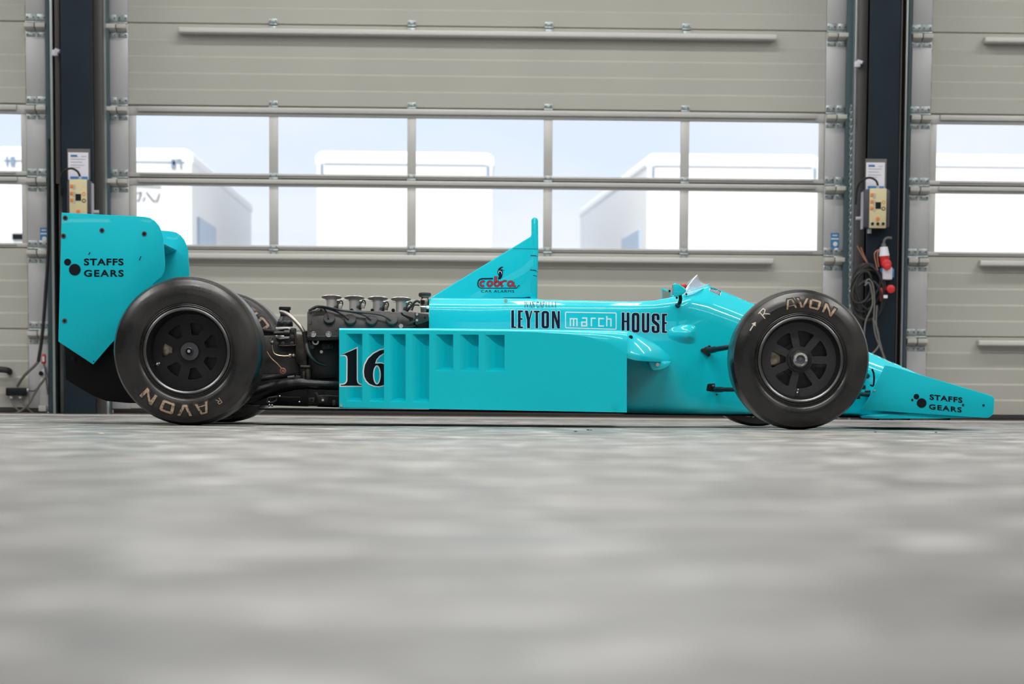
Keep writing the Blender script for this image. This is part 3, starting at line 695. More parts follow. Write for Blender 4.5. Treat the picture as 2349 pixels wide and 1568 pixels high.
# ---------------- wheels
def tyre_profile(R, W, rb=.186):     # (radius, y) y=0 at mid width, outer face at -W/2
    h = W/2
    o = [(rb-.012, -h+.055), (rb, -h+.030), (rb+.010, -h+.016), (rb+.015, -h+.018), (rb+.018, -h+.0135), (rb+.021, -h+.015), (rb+.024, -h+.011), (rb+.035, -h+.006), (rb+.06, -h), (max(R-.08, rb+.064), -h+.0008), (R-.055, -h+.003), (R-.032, -h+.011), (R-.017, -h+.021), (R-.013, -h+.022), (R-.011, -h+.028), (R-.003, -h+.052), (R, -h+.09), (R+.001, 0)]
    return o+[(r, -y) for r, y in o[-2::-1]]
def wheel(name, R, W, cx, lab, front):
    zc = R
    w = empty(name, (0, 0, 0)); w.parent = car; w.location = Vector((cx, 12.3+W/2, zc))-Vector((0, YC, 0))
    def child(mb, nm, ma, **k):
        o = build(mb, nm, ma, None, **k); o.parent = w; return o
    mb = MB().lathe(tyre_profile(R, W), (0, 0, 0), seg=160)
    mb.v = [(x, y, max(z, -zc+.0005)) for x, y, z in mb.v]
    tyre = child(mb, 'tyre', M['rubber'], ang=50)
    h = W/2
    # rim: lip, barrel
    dd = .085 if front else .165           # how deep the disc sits
    rim = child(MB().lathe([(.172, h-.03), (.187, -h+.045), (.192, -h+.030), (.190, -h+.022), (.184, -h+.020), (.178, -h+.026), (.174, -h+.04), (.170, -h+.055), (.166, -h+dd), (.160, -h+dd+.03), (.160, h-.05), (.172, h-.03)], (0, 0, 0), seg=96), 'rim_barrel', M['rim'])
    lip = child(MB().lathe([(.1905, -h+.0245), (.191, -h+.019), (.185, -h+.0155), (.1785, -h+.019), (.178, -h+.0245)], (0, 0, 0), seg=96, closed=True), 'rim_lip', M['rimlip'])
    # disc with seven windows
    ra, rb_, half = (.060, .128, 18.5) if front else (.074, .126, 16)
    circ = [(.168*cos(2*pi*k/96), .168*sin(2*pi*k/96)) for k in range(96)]
    holes = []
    for k in range(7):
        a0 = radians(76.5+k*360/7 if front else 74.6+k*360/7)
        pts = []
        hw_i, hw_o = radians(half*.62), radians(half)
        corners = [(ra, -hw_i), (rb_, -hw_o), (rb_, hw_o), (ra, hw_i)]
        # rounded window: interpolate edges then cut the corners
        ring = []
        for i in range(4):
            (r_a, t_a), (r_b, t_b) = corners[i], corners[(i+1) % 4]
            for q in range(6):
                f_ = .09+.82*q/5; ring.append((r_a+(r_b-r_a)*f_, t_a+(t_b-t_a)*f_))
        holes.append([(r*cos(a0+t), r*sin(a0+t)) for r, t in ring][::-1])
    bm = art_mesh([[circ]+holes], None)
    me = bpy.data.meshes.new('wheel_disc')
    for v in bm.verts:
        r = sqrt(v.co.x**2+v.co.y**2); dz = 0
        v.co = Vector((v.co.x, -h+dd, v.co.y))
    ge = bmesh.ops.extrude_face_region(bm, geom=bm.faces[:]); 
    for e in ge['geom']:
        if isinstance(e, bmesh.types.BMVert): e.co.y += .022
    bmesh.ops.recalc_face_normals(bm, faces=bm.faces); bm.to_mesh(me); bm.free()
    me.polygons.foreach_set('use_smooth', [True]*len(me.polygons)); me.set_sharp_from_angle(angle=radians(30))
    me.materials.append(M['rimf'] if front else M['rim']); disc = bpy.data.objects.new('wheel_disc', me); COL.objects.link(disc); disc.parent = w
    dy = -h+dd
    child(MB().lathe([(.132, dy+.06), (.158, dy+.06), (.158, dy+.085), (.06, dy+.085), (.06, dy+.06)], (0, 0, 0), seg=48, closed=True), 'brake_disc', M['cast'])
    child(MB().box(-.15, -.075, dy+.035, dy+.10, -.03, .06), 'brake_caliper', M['brass'], bevel=.01)
    child(MB().cyl((0, dy+.04, 0), (0, dy+.12, 0), .08, 32), 'upright', M['cast'])
    if front:
        child(MB().cyl((0, dy-.012, 0), (0, dy-.032, 0), .046, 6).cyl((0, dy+.01, 0), (0, dy-.014, 0), .055, 40), 'hub_nut', M['rim'], bevel=.003)
        child(MB().lathe([(.034, dy-.028), (.034, dy-.060), (.030, dy-.064), (.020, dy-.062), (.019, dy-.036)], (0, 0, 0), seg=40), 'hub_ring', M['steel'])
        child(MB().cyl((0, dy-.02, 0), (0, dy-.052, 0), .0195, 24).cyl((0, dy-.05, 0), (0, dy-.056, 0), .008, 16), 'hub_centre', M['hubgrey'], bevel=.002)
        va = (-.008, -.155)
    else:
        child(MB().cyl((0, dy+.01, 0), (0, dy-.022, 0), .041, 40), 'hub_nut', M['hubgrey'], bevel=.003)
        child(MB().lathe([(.018, dy-.02), (.018, dy-.045), (.014, dy-.047), (.013, dy-.022)], (0, 0, 0), seg=30), 'hub_ring', M['cast'])
        child(MB().cyl((0, dy-.02, 0), (0, dy-.055, 0), .007, 16), 'hub_centre', M['steel'])
        va = (-.148, -.062)
    vx, vz = va; n_ = Vector((-vx, 0, -vz)).normalized()
    p = Vector((vx, dy-.012 if front else dy-.055, vz))
    child(MB().cyl(p, p+n_*.012+Vector((0, -.012, 0)), .009, 14).cyl(p+n_*.01+Vector((0, -.01, 0)), p+n_*.022+Vector((0, -.03, 0)), .0038, 10), 'valve_stem', M['steel'])
    # lettering on both walls: polar layout, angle clockwise from the top
    prof = tyre_profile(R, W)[6:15]
    def yw(r):
        for (ra_, ya), (rb2, yb) in zip(prof[:-1], prof[1:]):
            if ra_ <= r <= rb2: return ya+(yb-ya)*(r-ra_)/(rb2-ra_)
        return prof[-1][1]
    def polar(th0, r0_, sx, sy, eps, side=-1):
        def f(x, y):
            r = r0_+y*sy; t = radians(th0)+x*sx/r0_
            return Vector((r*sin(t)*(-side), (yw(r)-eps)*(1 if side < 0 else -1), r*cos(t)))
        return f
    G = {'A': [[(-.52, 0), (-.22, 1), (.22, 1), (.52, 0), (.26, 0), (.20, .22), (-.2, .22), (-.26, 0)], [(-.14, .42), (.14, .42), (.05, .78), (-.05, .78)]],
         'V': [[(-.5, 1), (-.24, 1), (0, .3), (.24, 1), (.5, 1), (.18, 0), (-.18, 0)]],
         'O': [[(-.48, .15), (-.48, .85), (-.36, 1), (.36, 1), (.48, .85), (.48, .15), (.36, 0), (-.36, 0)], [(-.2, .28), (.2, .28), (.2, .72), (-.2, .72)]],
         'N': [[(-.5, 0), (-.5, 1), (-.26, 1), (.22, .42), (.22, 1), (.5, 1), (.5, 0), (.26, 0), (-.22, .58), (-.22, 0)]]}
    def word(angles, rin, hgt, wid, side):
        tans, blk = [], []
        for ch, a in zip('AVON', angles):
            off = radians(a-angles[0])*rin
            lp = [[(px*wid+off, py*hgt) for px, py in l_] for l_ in G[ch]]
            tans.append(lp); blk += grow(lp, .0055)
        for nm, sh, mm, e in (('letter_border', blk, M['rubber2'], .0012), ('tan_lettering', tans, M['tan'], .0006)):
            o = art(nm, sh, mm, None, polar(angles[0], rin, 1, 1, e, side), step=.012, cuts=[(1, q[0]-rin) for q in prof]); o.parent = tyre
            if nm == 'tan_lettering': o['label'] = 'worn tan raised lettering on the tyre wall'
    if front:
        word((-11.6, .4, 13.2, 28.6), .226, .048, .052, -1)
        word((170, 182, 195, 210), .226, .048, .052, 1)
        sh = [[q] for q in stroke([(-.03, 0), (.004, .0)], .005)]+[[[(.002, .009), (.018, 0), (.002, -.009)]][0:1][0]]
        sh = one(stroke([(-.030, 0), (.002, 0)], .0045))+[[[(0, .010), (.017, 0), (0, -.010)]]]
        o = art('chalk_arrow', sh, M['offwhite'], None, polar(-55, .262, 1, 1, .0015), step=.01); o.parent = tyre
        rs = one(stroke([(-.012, -.020), (-.010, .018)], .004)+stroke([(-.018, .016), (.010, .020), (.014, .010), (.0, .0), (-.012, -.002)], .004)+stroke([(0, 0), (.020, -.018)], .004))
        o = art('chalk_letter', rs, M['offwhite'], None, polar(-40, .262, 1, 1, .0015), step=.01); o.parent = tyre
    else:
        word((164.3, 181.7, 198.8, 219.5), .234, .056, .062, -1)
        word((164.3, 181.7, 198.8, 219.5), .234, .056, .062, 1)
        rs = one(stroke([(-.008, -.012), (-.008, .012), (.006, .012), (.008, .004), (-.006, .0)], .003)+stroke([(0, 0), (.010, -.012)], .003))
        o = art('tan_mark', rs, M['tan'], None, polar(147, .262, 1, 1, .0015), step=.01); o.parent = tyre
        pol, (a, b, c, d) = text2d('15.0/26.0-R13', 1, .01)
        k = .125/(b-a)
        sh = [[[((x-a)*k, (y-c)*k*1.2) for x, y in lp] for lp in s_] for s_ in pol]
        o = art('size_lettering', sh, M['rubber2'], None, polar(-4, .266, 1, 1, .0022), step=.006); o.parent = tyre
    return w
fw_ = wheel('front_wheel', FR, .285, FX, '', True)
rw_ = wheel('rear_wheel', RR, .40, RX, '', False)
for src, spin in ((fw_, 0), (rw_, -148)):
    c = copy_tree(src, car); c.location = (src.location.x, -src.location.y, src.location.z)
    c.rotation_euler = (0, radians(spin), pi)
    # only the tyre's contact flat must stay down, so spin is taken about the axle
    if spin:
        for ch in c.children:
            if ch.name.startswith('tyre'):
                me = ch.data.copy()
        c.rotation_euler = (0, 0, pi)
        for ch in c.children:
            for g in ch.children: g.rotation_euler = (0, radians(-spin), 0)

# ---------------- bodywork: loft of the tub, cockpit and nose
def chaikin(P, t=.18, it=2):
    for _ in range(it):
        Q = []; n = len(P)
        for i in range(n):
            a, b = Vector(P[i]), Vector(P[(i+1) % n]); Q += [a.lerp(b, t), a.lerp(b, 1-t)]
        P = Q
    return P
def lerp_keys(keys, x):
    if x <= keys[0][0]: return keys[0][1:]
    for k in range(len(keys)-1):
        a, b = keys[k], keys[k+1]
        if x <= b[0]:
            f_ = (x-a[0])/(b[0]-a[0]) if b[0] > a[0] else 1
            return [p+(q-p)*f_ for p, q in zip(a[1:], b[1:])]
    return keys[-1][1:]
def sx(u, Y=13.05): return at(u, 800, Y).x
def sz(v, u, Y=13.05): return at(u, v, Y).z
# (u, v_bottom, v_side_low, v_shoulder, v_top, half width low, half width shoulder, half width top, inner half width, v_inner)
K = []
for (u, vb, vsl, vsh, vt, wl, ws, wt, wi, vi) in (
    (984, 940, 925, 705, 684, .27, .30, .255, .20, 684), (1100, 942, 926, 706, 684.5, .28, .31, .26, .20, 684.5), (1234, 944, 928, 707, 685, .28, .31, .27, .20, 685),
    (1245, 944, 928, 707, 686, .28, .31, .27, .23, 790), (1350, 946, 929, 708, 688, .28, .31, .275, .24, 820), (1450, 948, 930, 708, 690, .27, .305, .27, .235, 830),
    (1500, 949, 931, 706, 688, .26, .30, .26, .23, 820), (1543, 950, 931, 703, 679.5, .255, .295, .245, .21, 800), (1565, 950, 931, 701, 673, .25, .29, .23, .19, 780),
    (1580, 950, 932, 690, 668, .25, .285, .20, .10, 662), (1628, 951, 932, 703, 653, .24, .27, .16, .02, 652), (1680, 952, 933, 722, 673.5, .225, .25, .14, .02, 673),
    (1732, 952, 934, 742, 695, .21, .23, .125, .02, 694.5), (1800, 953, 936, 768, 725, .19, .21, .12, .02, 724), (1900, 955, 940, 807, 765, .17, .19, .11, .02, 764.5),
    (2000, 957, 944, 843, 807, .15, .165, .10, .02, 806.5), (2060, 958, 947, 864, 833, .14, .15, .095, .02, 833), (2124, 959, 950, 888, 862, .125, .135, .085, .02, 862),
    (2180, 959, 952, 909, 888, .11, .12, .075, .02, 888), (2230, 958, 953, 931, 914, .09, .10, .06, .02, 914), (2262, 955, 952, 944, 934, .05, .06, .04, .01, 934)):
    Y = YC-ws
    K.append((sx(u, Y), sz(vb, u, Y), sz(vsl, u, Y), sz(vsh, u, Y), at(u, vt, YC-wt).z, wl, ws, wt, wi, at(u, vi, YC-wi*.5).z))
def section(x):
    zb, zl, zs, zt, wl, ws, wt, wi, zi = lerp_keys(K, x)
    half = [(wl*.80, zb), (wl+.01, zb+.012), (ws-.006, zl), (ws, (zl+zs)/2), (ws-.002, zs), (wt+(ws-wt)*.35, zs+(zt-zs)*.62), (wt, zt), (wi+.002, zt if zi > zt-.05 else zt-.012), (wi*.92, zi), (wi*.4, zi)]
    P = [(-a, z) for a, z in half]+[(a, z) for a, z in half[::-1]]
    return [Vector((x, YC+p[0], p[1])) for p in chaikin(P, .2, 2)]
x0_, x1_ = K[0][0], K[-1][0]; xs = sorted(set([k[0] for k in K]+[x0_+(x1_-x0_)*i/110 for i in range(111)]))
xs = [x for i, x in enumerate(xs) if i == 0 or x-xs[i-1] > .0015]
body = build(MB().loft([section(x) for x in xs]), 'bodywork', M['cyan'], car, ang=32)
T_body = bvh(body)
# cockpit lining, seat and wheel
build(MB().box(sx(1262), sx(1560), YC-.20, YC+.20, sz(815, 1400), sz(795, 1400)), 'cockpit_floor', M['ink'], car, bevel=.01)
build(MB().add([(sx(1255), YC-.17, sz(812, 1255)), (sx(1255), YC+.17, sz(812, 1255)), (sx(1330), YC+.17, sz(810, 1330)), (sx(1330), YC-.17, sz(810, 1330)),
                (sx(1245), YC-.17, sz(705, 1250)), (sx(1245), YC+.17, sz(705, 1250)), (sx(1262), YC+.17, sz(705, 1262)), (sx(1262), YC-.17, sz(705, 1262))],
               [(0,1,2,3),(4,7,6,5),(0,4,5,1),(1,5,6,2),(2,6,7,3),(3,7,4,0)]), 'seat', M['ink'], car, bevel=.01)
c = Vector((sx(1525), YC, sz(738, 1520)))
st = build(MB().tube([c+Vector((.03*sin(2*pi*k/24), .12*cos(2*pi*k/24), .095*sin(2*pi*k/24))) for k in range(24)], .012, 8, 0, closed=True), 'steering_wheel', M['rubber2'], car)
# seams, side blister
def ss(a, b, x):
    q = min(max((x-a)/(b-a), 0), 1); return q*q*(3-2*q)
mb = MB(); nu, nv = 44, 26
for i in range(nu+1):
    for j in range(nv+1):
        u = 1524+(1606-1524)*i/nu; v = 738+(792-738)*j/nv
        d = ray(u, v); h = T_body.ray_cast(CAMP, d); q = h[0] if h[0] is not None else at(u, v, YC-.29)
        vm = 766+(u-1560)*.02; hh = 15+8*ss(1524, 1575, u)
        e = abs(v-vm)/hh
        f_ = ss(1524, 1590, u)**.8*(1-ss(1576, 1603, u))*(1-ss(.1, 1.15, e))
        mb.v.append(tuple(q+Vector((0, .0025-.040*f_, 0))))
mb.f = [(i*(nv+1)+j, (i+1)*(nv+1)+j, (i+1)*(nv+1)+j+1, i*(nv+1)+j+1) for i in range(nu) for j in range(nv)]
build(mb, 'side_blister', M['cyan'], car, ang=80)
# ---------------- airbox and fin with roll hoop
def plate(name, pts, Y, half, ma, parent=car, bevel=.006, YA=None):
    return build(MB().prism(XZ(pts, Y), Y-half, Y+half), name, ma, parent, bevel=bevel)
finp = [(988, 683.5), (996, 678), (1178, 566), (1214, 544), (1234, 556), (1234.5, 600), (1232, 685), (1214, 686), (988, 685)]
FY = YC-.02
fin = build(MB().prism(XZ([(988, 685.5), (992, 680.5), (1176, 568), (1217, 543), (1219, 538), (1219, 505), (1221, 500.5), (1226, 498.4), (1231.5, 500.5), (1234, 505), (1234.7, 569), (1232, 686)], FY), FY-.030, FY+.070), 'engine_cover_fin', M['cyan'], car, bevel=.014, bseg=3)
T_fin = bvh(fin)
on_fin = lambda e=.001: on_mesh(T_fin, e, FY-.03)
on_body = lambda e=.001: on_mesh(T_body, e, YC-.3)
art('panel_gaps', one(stroke([(990, 683.2), (1215, 682.6), (1217, 684)], 1.3)+stroke([(1176, 569.5), (1233, 571)], .7)+stroke([(1193, 684.3), (1216, 681.5)], 2.6)), M['navy'], fin, on_fin(.0012))
art('fastener_straps', one(stroke([(1161, 574), (1169, 583)], 1.8)+stroke([(1094, 616), (1102, 625)], 1.8)+stroke([(1026, 657), (1034, 667)], 1.8)
    +stroke([(1217, 586), (1229, 586.5), (1234, 588)], 1.7)+stroke([(1216, 619), (1228, 620), (1233, 623)], 1.7)+stroke([(1223, 631), (1232, 633.5)], 1.2)), M['navy'], fin, on_fin(.0012))
art('oval_recess', [[arc(1223.6, 654, 4.6, 20, 0, 358, 30)]], M['cyan_matt'], fin, on_fin(.0015))
art('red_spot', [[arc(1211.5, 684, 1.5, 1, 0, 350, 10)]], M['red'], fin, on_fin(.002))
build(MB().bolt(*at(1160, 690, YC-.297), .009), 'body_screw', M['steel'], car)
art('cover_seam', one(stroke([(1169.6, 686), (1169.6, 752)], .8)+stroke([(986.5, 688), (985.5, 751)], 1.2)), M['cyan_matt'], body, on_body(.0012))

# snake logo (13.05 zoom px per photo px)
zl = lambda P: [(1080+x/13.05, 590+y/13.05) for x, y in P]
def logo():
    dark = []; red = []; W_ = 1/13.05
    dark += one(stroke(zl([(665, 635), (330, 640), (262, 665), (222, 715)]), 42*W_)+stroke(zl([(232, 700), (212, 760), (212, 830), (235, 880)]), 34*W_)
                +stroke(zl([(225, 860), (255, 900), (310, 922), (1370, 922), (1398, 885), (1425, 850), (1450, 842), (1470, 858)]), 22*W_))
    dark += [[zl([(805, 655), (890, 655), (935, 590), (955, 500), (965, 430), (930, 398), (985, 396), (1012, 385), (985, 382), (945, 372), (930, 345), (900, 372), (880, 366), (925, 325), (975, 298), (945, 272), (880, 292), (820, 350), (798, 430), (812, 500), (840, 560)])]]
    strokes_r = [(arc(355, 790, 68, 72, 40, 320, 16), 52), (arc(570, 790, 72, 72, 0, 360, 20), 52), (arc(785, 790, 72, 72, 0, 360, 20), 52), ([(730, 560), (730, 780)], 78),
                 ([(905, 710), (905, 800), (930, 850), (975, 872)], 52), ([(905, 790), (950, 725), (1010, 702), (1075, 715)], 46), (arc(1185, 790, 70, 72, 0, 360, 20), 52), ([(1268, 730), (1280, 820), (1305, 865), (1360, 872)], 50)]
    # the letters lean forward
    lean = lambda P: [(x+(790-y)*.10, y) for x, y in P]
    for P, w in strokes_r:
        dark += one(stroke(zl(lean(P)), (w+8)*W_)); red += one(stroke(zl(lean(P)), (w-14)*W_))
    art('snake_logo', dark, M['navy'], fin, on_fin(.0010))
    o = art('red_lettering', red, M['red'], fin, on_fin(.0018)); o['label'] = 'red script lettering on the fin'
    art('snake_belly', [[zl([(840, 395), (905, 410), (935, 450), (935, 520), (920, 460), (895, 425), (845, 415), (835, 500), (822, 440)])]], M['white'], fin, on_fin(.0018))
    art('small_lettering', text_px('CAR ALARMS', 1103.5, 1179.5, 664.6, 670.6, .004, .0, 1.12), M['ink'], fin, on_fin(.0012))
    art('registered_mark', one(stroke(arc(1190.8, 658.5, 2.4, 2.6, 0, 360, 14), .5)+stroke([(1190, 660), (1190, 657.2), (1191.4, 657.5), (1190.4, 658.6), (1191.6, 660)], .5)), M['cyan_matt'], fin, on_fin(.0012))
logo()

# big sponsor word on the tub side (5.8725 zoom px per photo px)
zb_ = lambda x, y: (1160+x/5.8725, 680+y/5.8725)
def rect_letter(P, x0, x1, yt, yb, slope=.012):
    return [zb_(x0+(x1-x0)*px, yb+(yt-yb)*py+slope*(x0+(x1-x0)*px)) for px, py in P]
LT = {'L': [[(0, 1), (.55, 1), (.55, .08), (1, .08), (1, 0), (0, 0)]],
      'E': [[(0, 1), (1, 1), (1, .90), (.56, .90), (.56, .56), (.96, .56), (.96, .47), (.56, .47), (.56, .09), (1, .09), (1, 0), (0, 0)]],
      'Y': [[(0, 1), (.42, 1), (.60, .62), (.80, 1), (1, 1), (.69, .45), (.69, 0), (.31, 0), (.31, .45)]],
      'T': [[(0, 1), (1, 1), (1, .90), (.72, .90), (.72, 0), (.28, 0), (.28, .90), (0, .90)]],
      'O': [[(.0, .12), (.0, .88), (.1, .96), (.28, 1), (.72, 1), (.9, .96), (1, .88), (1, .12), (.9, .04), (.72, 0), (.28, 0), (.1, .04)], [(.38, .14), (.62, .14), (.62, .86), (.38, .86)]],
      'N': [[(0, 0), (0, 1), (.36, 1), (.72, .46), (.72, 1), (1, 1), (1, 0), (.70, 0), (.29, .62), (.29, 0)]],
      'H': [[(0, 0), (0, 1), (.36, 1), (.36, .56), (.64, .56), (.64, 1), (1, 1), (1, 0), (.64, 0), (.64, .47), (.36, .47), (.36, 0)]],
      'U': [[(0, 1), (.37, 1), (.37, .14), (.63, .14), (.63, 1), (1, 1), (1, .12), (.9, .04), (.72, 0), (.28, 0), (.1, .04), (0, .12)]],
      'S': [[(1, .66), (1, .88), (.9, .96), (.72, 1), (.28, 1), (.1, .96), (0, .88), (0, .62), (.1, .53), (.63, .36), (.63, .12), (.38, .12), (.38, .36), (0, .36), (0, .12), (.1, .04), (.28, 0), (.72, 0), (.9, .04), (1, .12), (1, .40), (.9, .49), (.38, .66), (.38, .88), (.63, .88), (.63, .66)]]}
big = []
for ch, a, b, yt, yb in (('L', 76, 142, 182, 420), ('E', 165, 232, 183, 421), ('Y', 256, 360, 184, 421), ('T', 380, 458, 185, 421), ('O', 483, 585, 186, 421), ('N', 622, 730, 186, 422),
                         ('H', 1562, 1668, 194, 440), ('O', 1698, 1803, 196, 462), ('U', 1834, 1936, 198, 464), ('S', 1966, 2074, 202, 466), ('E', 2106, 2174, 204, 462)):
    big.append([rect_letter(l_, a, b, yt, yb) for l_ in LT[ch]])
allow = [l_ for s_ in big for l_ in s_]
o = art('letter_outline', grow(allow, 2.0), M['white'], body, on_body(.0010), step=6)
for wd_ in (big[:6], big[6:]):
    o = art('bold_lettering', wd_, M['navy'], body, on_body(.0018), step=6); o['label'] = 'dark blue bold lettering outlined in white on the side'
box = [zb_(x, y+.012*x) for x, y in [(815, 200), (1480, 202), (1488, 212), (1488, 412), (1478, 422), (815, 410), (806, 400), (806, 210)]]
wt_ = one(stroke(box, 2.2, True))
for P in ([(872, 390), (872, 290), (960, 290), (960, 390)], [(915, 292), (915, 390)], [(1030, 280), (1090, 280), (1090, 385), (1025, 385), (1025, 335), (1088, 335)], [(1155, 390), (1155, 282), (1215, 282)],
          [(1325, 285), (1255, 285), (1255, 385), (1325, 385)], [(1362, 250), (1362, 390)], [(1362, 290), (1418, 290), (1418, 392)]):
    wt_ += one(stroke([zb_(x, y+.008*x) for x, y in P], 3.0))
art('white_lettering', wt_, M['white'], body, on_body(.0012), step=6)
# driver name: condensed serif capitals
def serif(ch):
    H, W_ = 1, .55
    V = lambda x, w: ([(x, 0), (x, 1)], w)
    hb = lambda x, y: ([(x-.16, y), (x+.16, y)], .05)
    D = {'I': [V(.25, .15), hb(.25, 1), hb(.25, 0)], 'V': [([(.08, 1), (.3, 0)], .14), ([(.3, 0), (.52, 1)], .06), hb(.1, 1), hb(.52, 1)],
         'A': [([(.06, 0), (.3, 1)], .06), ([(.3, 1), (.54, 0)], .14), ([(.15, .33), (.45, .33)], .05), hb(.07, 0), hb(.54, 0)],
         'N': [([(.1, 0), (.1, 1)], .06), ([(.1, 1), (.5, 0)], .14), ([(.5, 0), (.5, 1)], .06), hb(.1, 0), hb(.1, 1), hb(.5, 1)],
         'C': [([(.52, .75), (.46, .93), (.34, 1), (.2, .93), (.1, .7), (.1, .3), (.2, .07), (.34, 0), (.48, .07), (.54, .25)], .12)],
         'P': [V(.15, .14), ([(.15, 1), (.38, .98), (.48, .85), (.48, .66), (.38, .52), (.15, .5)], .09), hb(.15, 0)],
         'E': [V(.15, .14), ([(.1, .98), (.5, .98), (.5, .8)], .06), ([(.15, .5), (.4, .5)], .06), ([(.1, .02), (.52, .02), (.54, .22)], .06)],
         'L': [V(.15, .14), ([(.02, .02), (.5, .02), (.54, .22)], .06), hb(.15, 1)]}
    return D[ch]
nm = []; x = 0; adv = {'I': .5, ' ': .3}
for ch in 'IVAN CAPELLI':
    if ch != ' ':
        for P, w in serif(ch): nm.append((P, w, x))
    x += adv.get(ch, .72)
tot = x; NM = []
for P, w, xo in nm:
    NM += one(stroke([(1202+(px+xo)/tot*75, 704.2-py*12.6) for px, py in P], w*12*.74))
art('driver_name', NM, M['navy'], body, on_body(.003), step=1.5)
# ---------------- small artwork on the nose
nose = []; nosew = []
o_ = [(1629.5, 655), (1655.5, 667.5), (1652, 677.5), (1626.5, 666)]
art('white_backing', [[o_]], M['white'], body, on_body(.0008), step=5)
bars = []
for k, f_ in enumerate((.12, .38, .64, .88)):
    a = (o_[0][0]+(o_[3][0]-o_[0][0])*f_, o_[0][1]+(o_[3][1]-o_[0][1])*f_); b = (o_[1][0]+(o_[2][0]-o_[1][0])*f_, o_[1][1]+(o_[2][1]-o_[1][1])*f_)
    bars += one(stroke([(a[0]+1, a[1]+.5), (b[0]-1, b[1]-.5)], 1.4))
    if k in (0, 2, 3): bars += one(stroke([(b[0]-2.2, b[1]-2.4), (b[0]-3.0, b[1]+1)], 1.3))
    if k == 0: bars += one(stroke([(a[0]+2, a[1]-.6), (a[0]+1, a[1]+4)], 2.2))
art('nose_lettering', bars, M['navy'], body, on_body(.0016), step=5)
ed = []; ew = []
for (ua, va, ub, vb) in ((1693, 680.3, 1710, 687.7), (2001, 809.6, 2011, 814), (2015, 815.8, 2028, 821.6), (2033, 824, 2053, 832.4), (2068, 839.4, 2079, 844)):
    ed += one(stroke([(ua, va+1.1), (ub, vb+1.1)], 1.5)); ew += one(stroke([(ua-2, va+.6), (ub+2, vb+2.0)], 3.0))
art('nose_top_outline', ew, M['white'], body, on_body(.0008), step=5)
art('nose_top_lettering', ed, M['ink'], body, on_body(.0016), step=5)

# ---------------- sidepods
YS = 12.67                                  # near side of the sidepod
P_ = lambda u, v, Y=YS: at(u, v, Y)
# outer panel with seven recessed louvres; regular grid of cells whose louvre cells slope inwards
vents = [(793.5, 831, 765, 920), (845.5, 881, 765.5, 920.5), (894.5, 930.5, 766, 921), (945, 984.5, 766, 922),
         (999, 1039.5, 766.5, 850), (1055, 1098, 767, 850.5), (1113, 1157.5, 767.5, 851)]
def top_v(u):                               # upper edge of the outer face
    ks = [(778, 757), (985, 758), (1160, 760), (1240, 762), (1300, 766), (1343, 771), (1400, 788), (1439, 813)]
    for (a, va), (b, vb_) in zip(ks[:-1], ks[1:]):
        if a <= u <= b: return va+(vb_-va)*(u-a)/(b-a)
    return ks[0][1] if u < 778 else ks[-1][1]
bot_v = lambda u: 934+(945.5-934)*(u-778)/(1438-778)
def pod_panel():
    mb = MB()
    us = sorted(set([778.0, 1438.0]+[q for v in vents for q in v[:2]]+[1200, 1250, 1300, 1343, 1370, 1400, 1420]))
    for a, b in zip(us[:-1], us[1:]):
        vt = [v for v in vents if v[0] <= a+.1 and v[1] >= b-.1]
        if not vt:
            mb.add([P_(a, bot_v(a)), P_(b, bot_v(b)), P_(b, top_v(b)), P_(a, top_v(a))], [(0,1,2,3)])
        else:
            _, _, v0, v1 = vt[0]; D = .048
            mb.add([P_(a, bot_v(a)), P_(b, bot_v(b)), P_(b, v1), P_(a, v1)], [(0,1,2,3)])
            mb.add([P_(a, v0), P_(b, v0), P_(b, top_v(b)), P_(a, top_v(a))], [(0,1,2,3)])
            dv = Vector((0, D, 0)); tl, tr, br, bl = P_(a, v0), P_(b, v0), P_(b, v1), P_(a, v1)
            # curved ramp: flush at the rear edge, deep at the front edge
            n = 8; top_ = []; bo_ = []
            for i in range(n+1):
                f_ = i/n; q = dv*(sin(f_*pi/2)**1.25)
                top_.append(tl.lerp(tr, f_)+q); bo_.append(bl.lerp(br, f_)+q+Vector((0, 0, .017*min(1, q.y/.02))))
            for i in range(n): mb.add([bo_[i], bo_[i+1], top_[i+1], top_[i]], [(0,1,2,3)])
            mb.add(top_+[tr], [tuple(range(n+2))]); mb.add(bo_+[br], [tuple(range(n+1, -1, -1))])
            mb.add([bo_[n], br, tr, top_[n]], [(0,1,2,3)])
    return mb
panel = build(pod_panel(), 'sidepod_panel', M['cyan'], car, ang=12, norm=False)
# rounded top, inner shoulder, rear and underside
def top_section(u):
    Yo, Yi = YS, YC-.29
    v = top_v(u); e = P_(u, v)
    # ridge line of the top skin as seen from the side
    ks = [(778, 752.5), (985, 752.7), (1240, 755.5), (1300, 756.3), (1400, 757), (1430, 757.2), (1448, 760.5)]
    rv = ks[-1][1]
    for (a, va), (b, vb_) in zip(ks[:-1], ks[1:]):
        if a <= u <= b: rv = va+(vb_-va)*(u-a)/(b-a)
    rg = at(u, rv, Yo+.10)
    P = [e, e+Vector((0, .003, (rg.z-e.z)*.45)), e+Vector((0, .012, (rg.z-e.z)*.75)), Vector((e.x, Yo+.035, e.z+(rg.z-e.z)*.93)), Vector((e.x, Yo+.10, rg.z)), Vector((e.x, Yi+.02, rg.z-.004)),
         Vector((e.x, Yi+.02, rg.z-.03)), Vector((e.x, Yo+.10, rg.z-.03)), Vector((e.x, Yo+.02, e.z-.01))]
    return P
mb = MB(); mb.loft([top_section(u) for u in [778+i*(1439-778)/50 for i in range(51)]])
build(mb, 'sidepod_top', M['cyan'], car, ang=40)
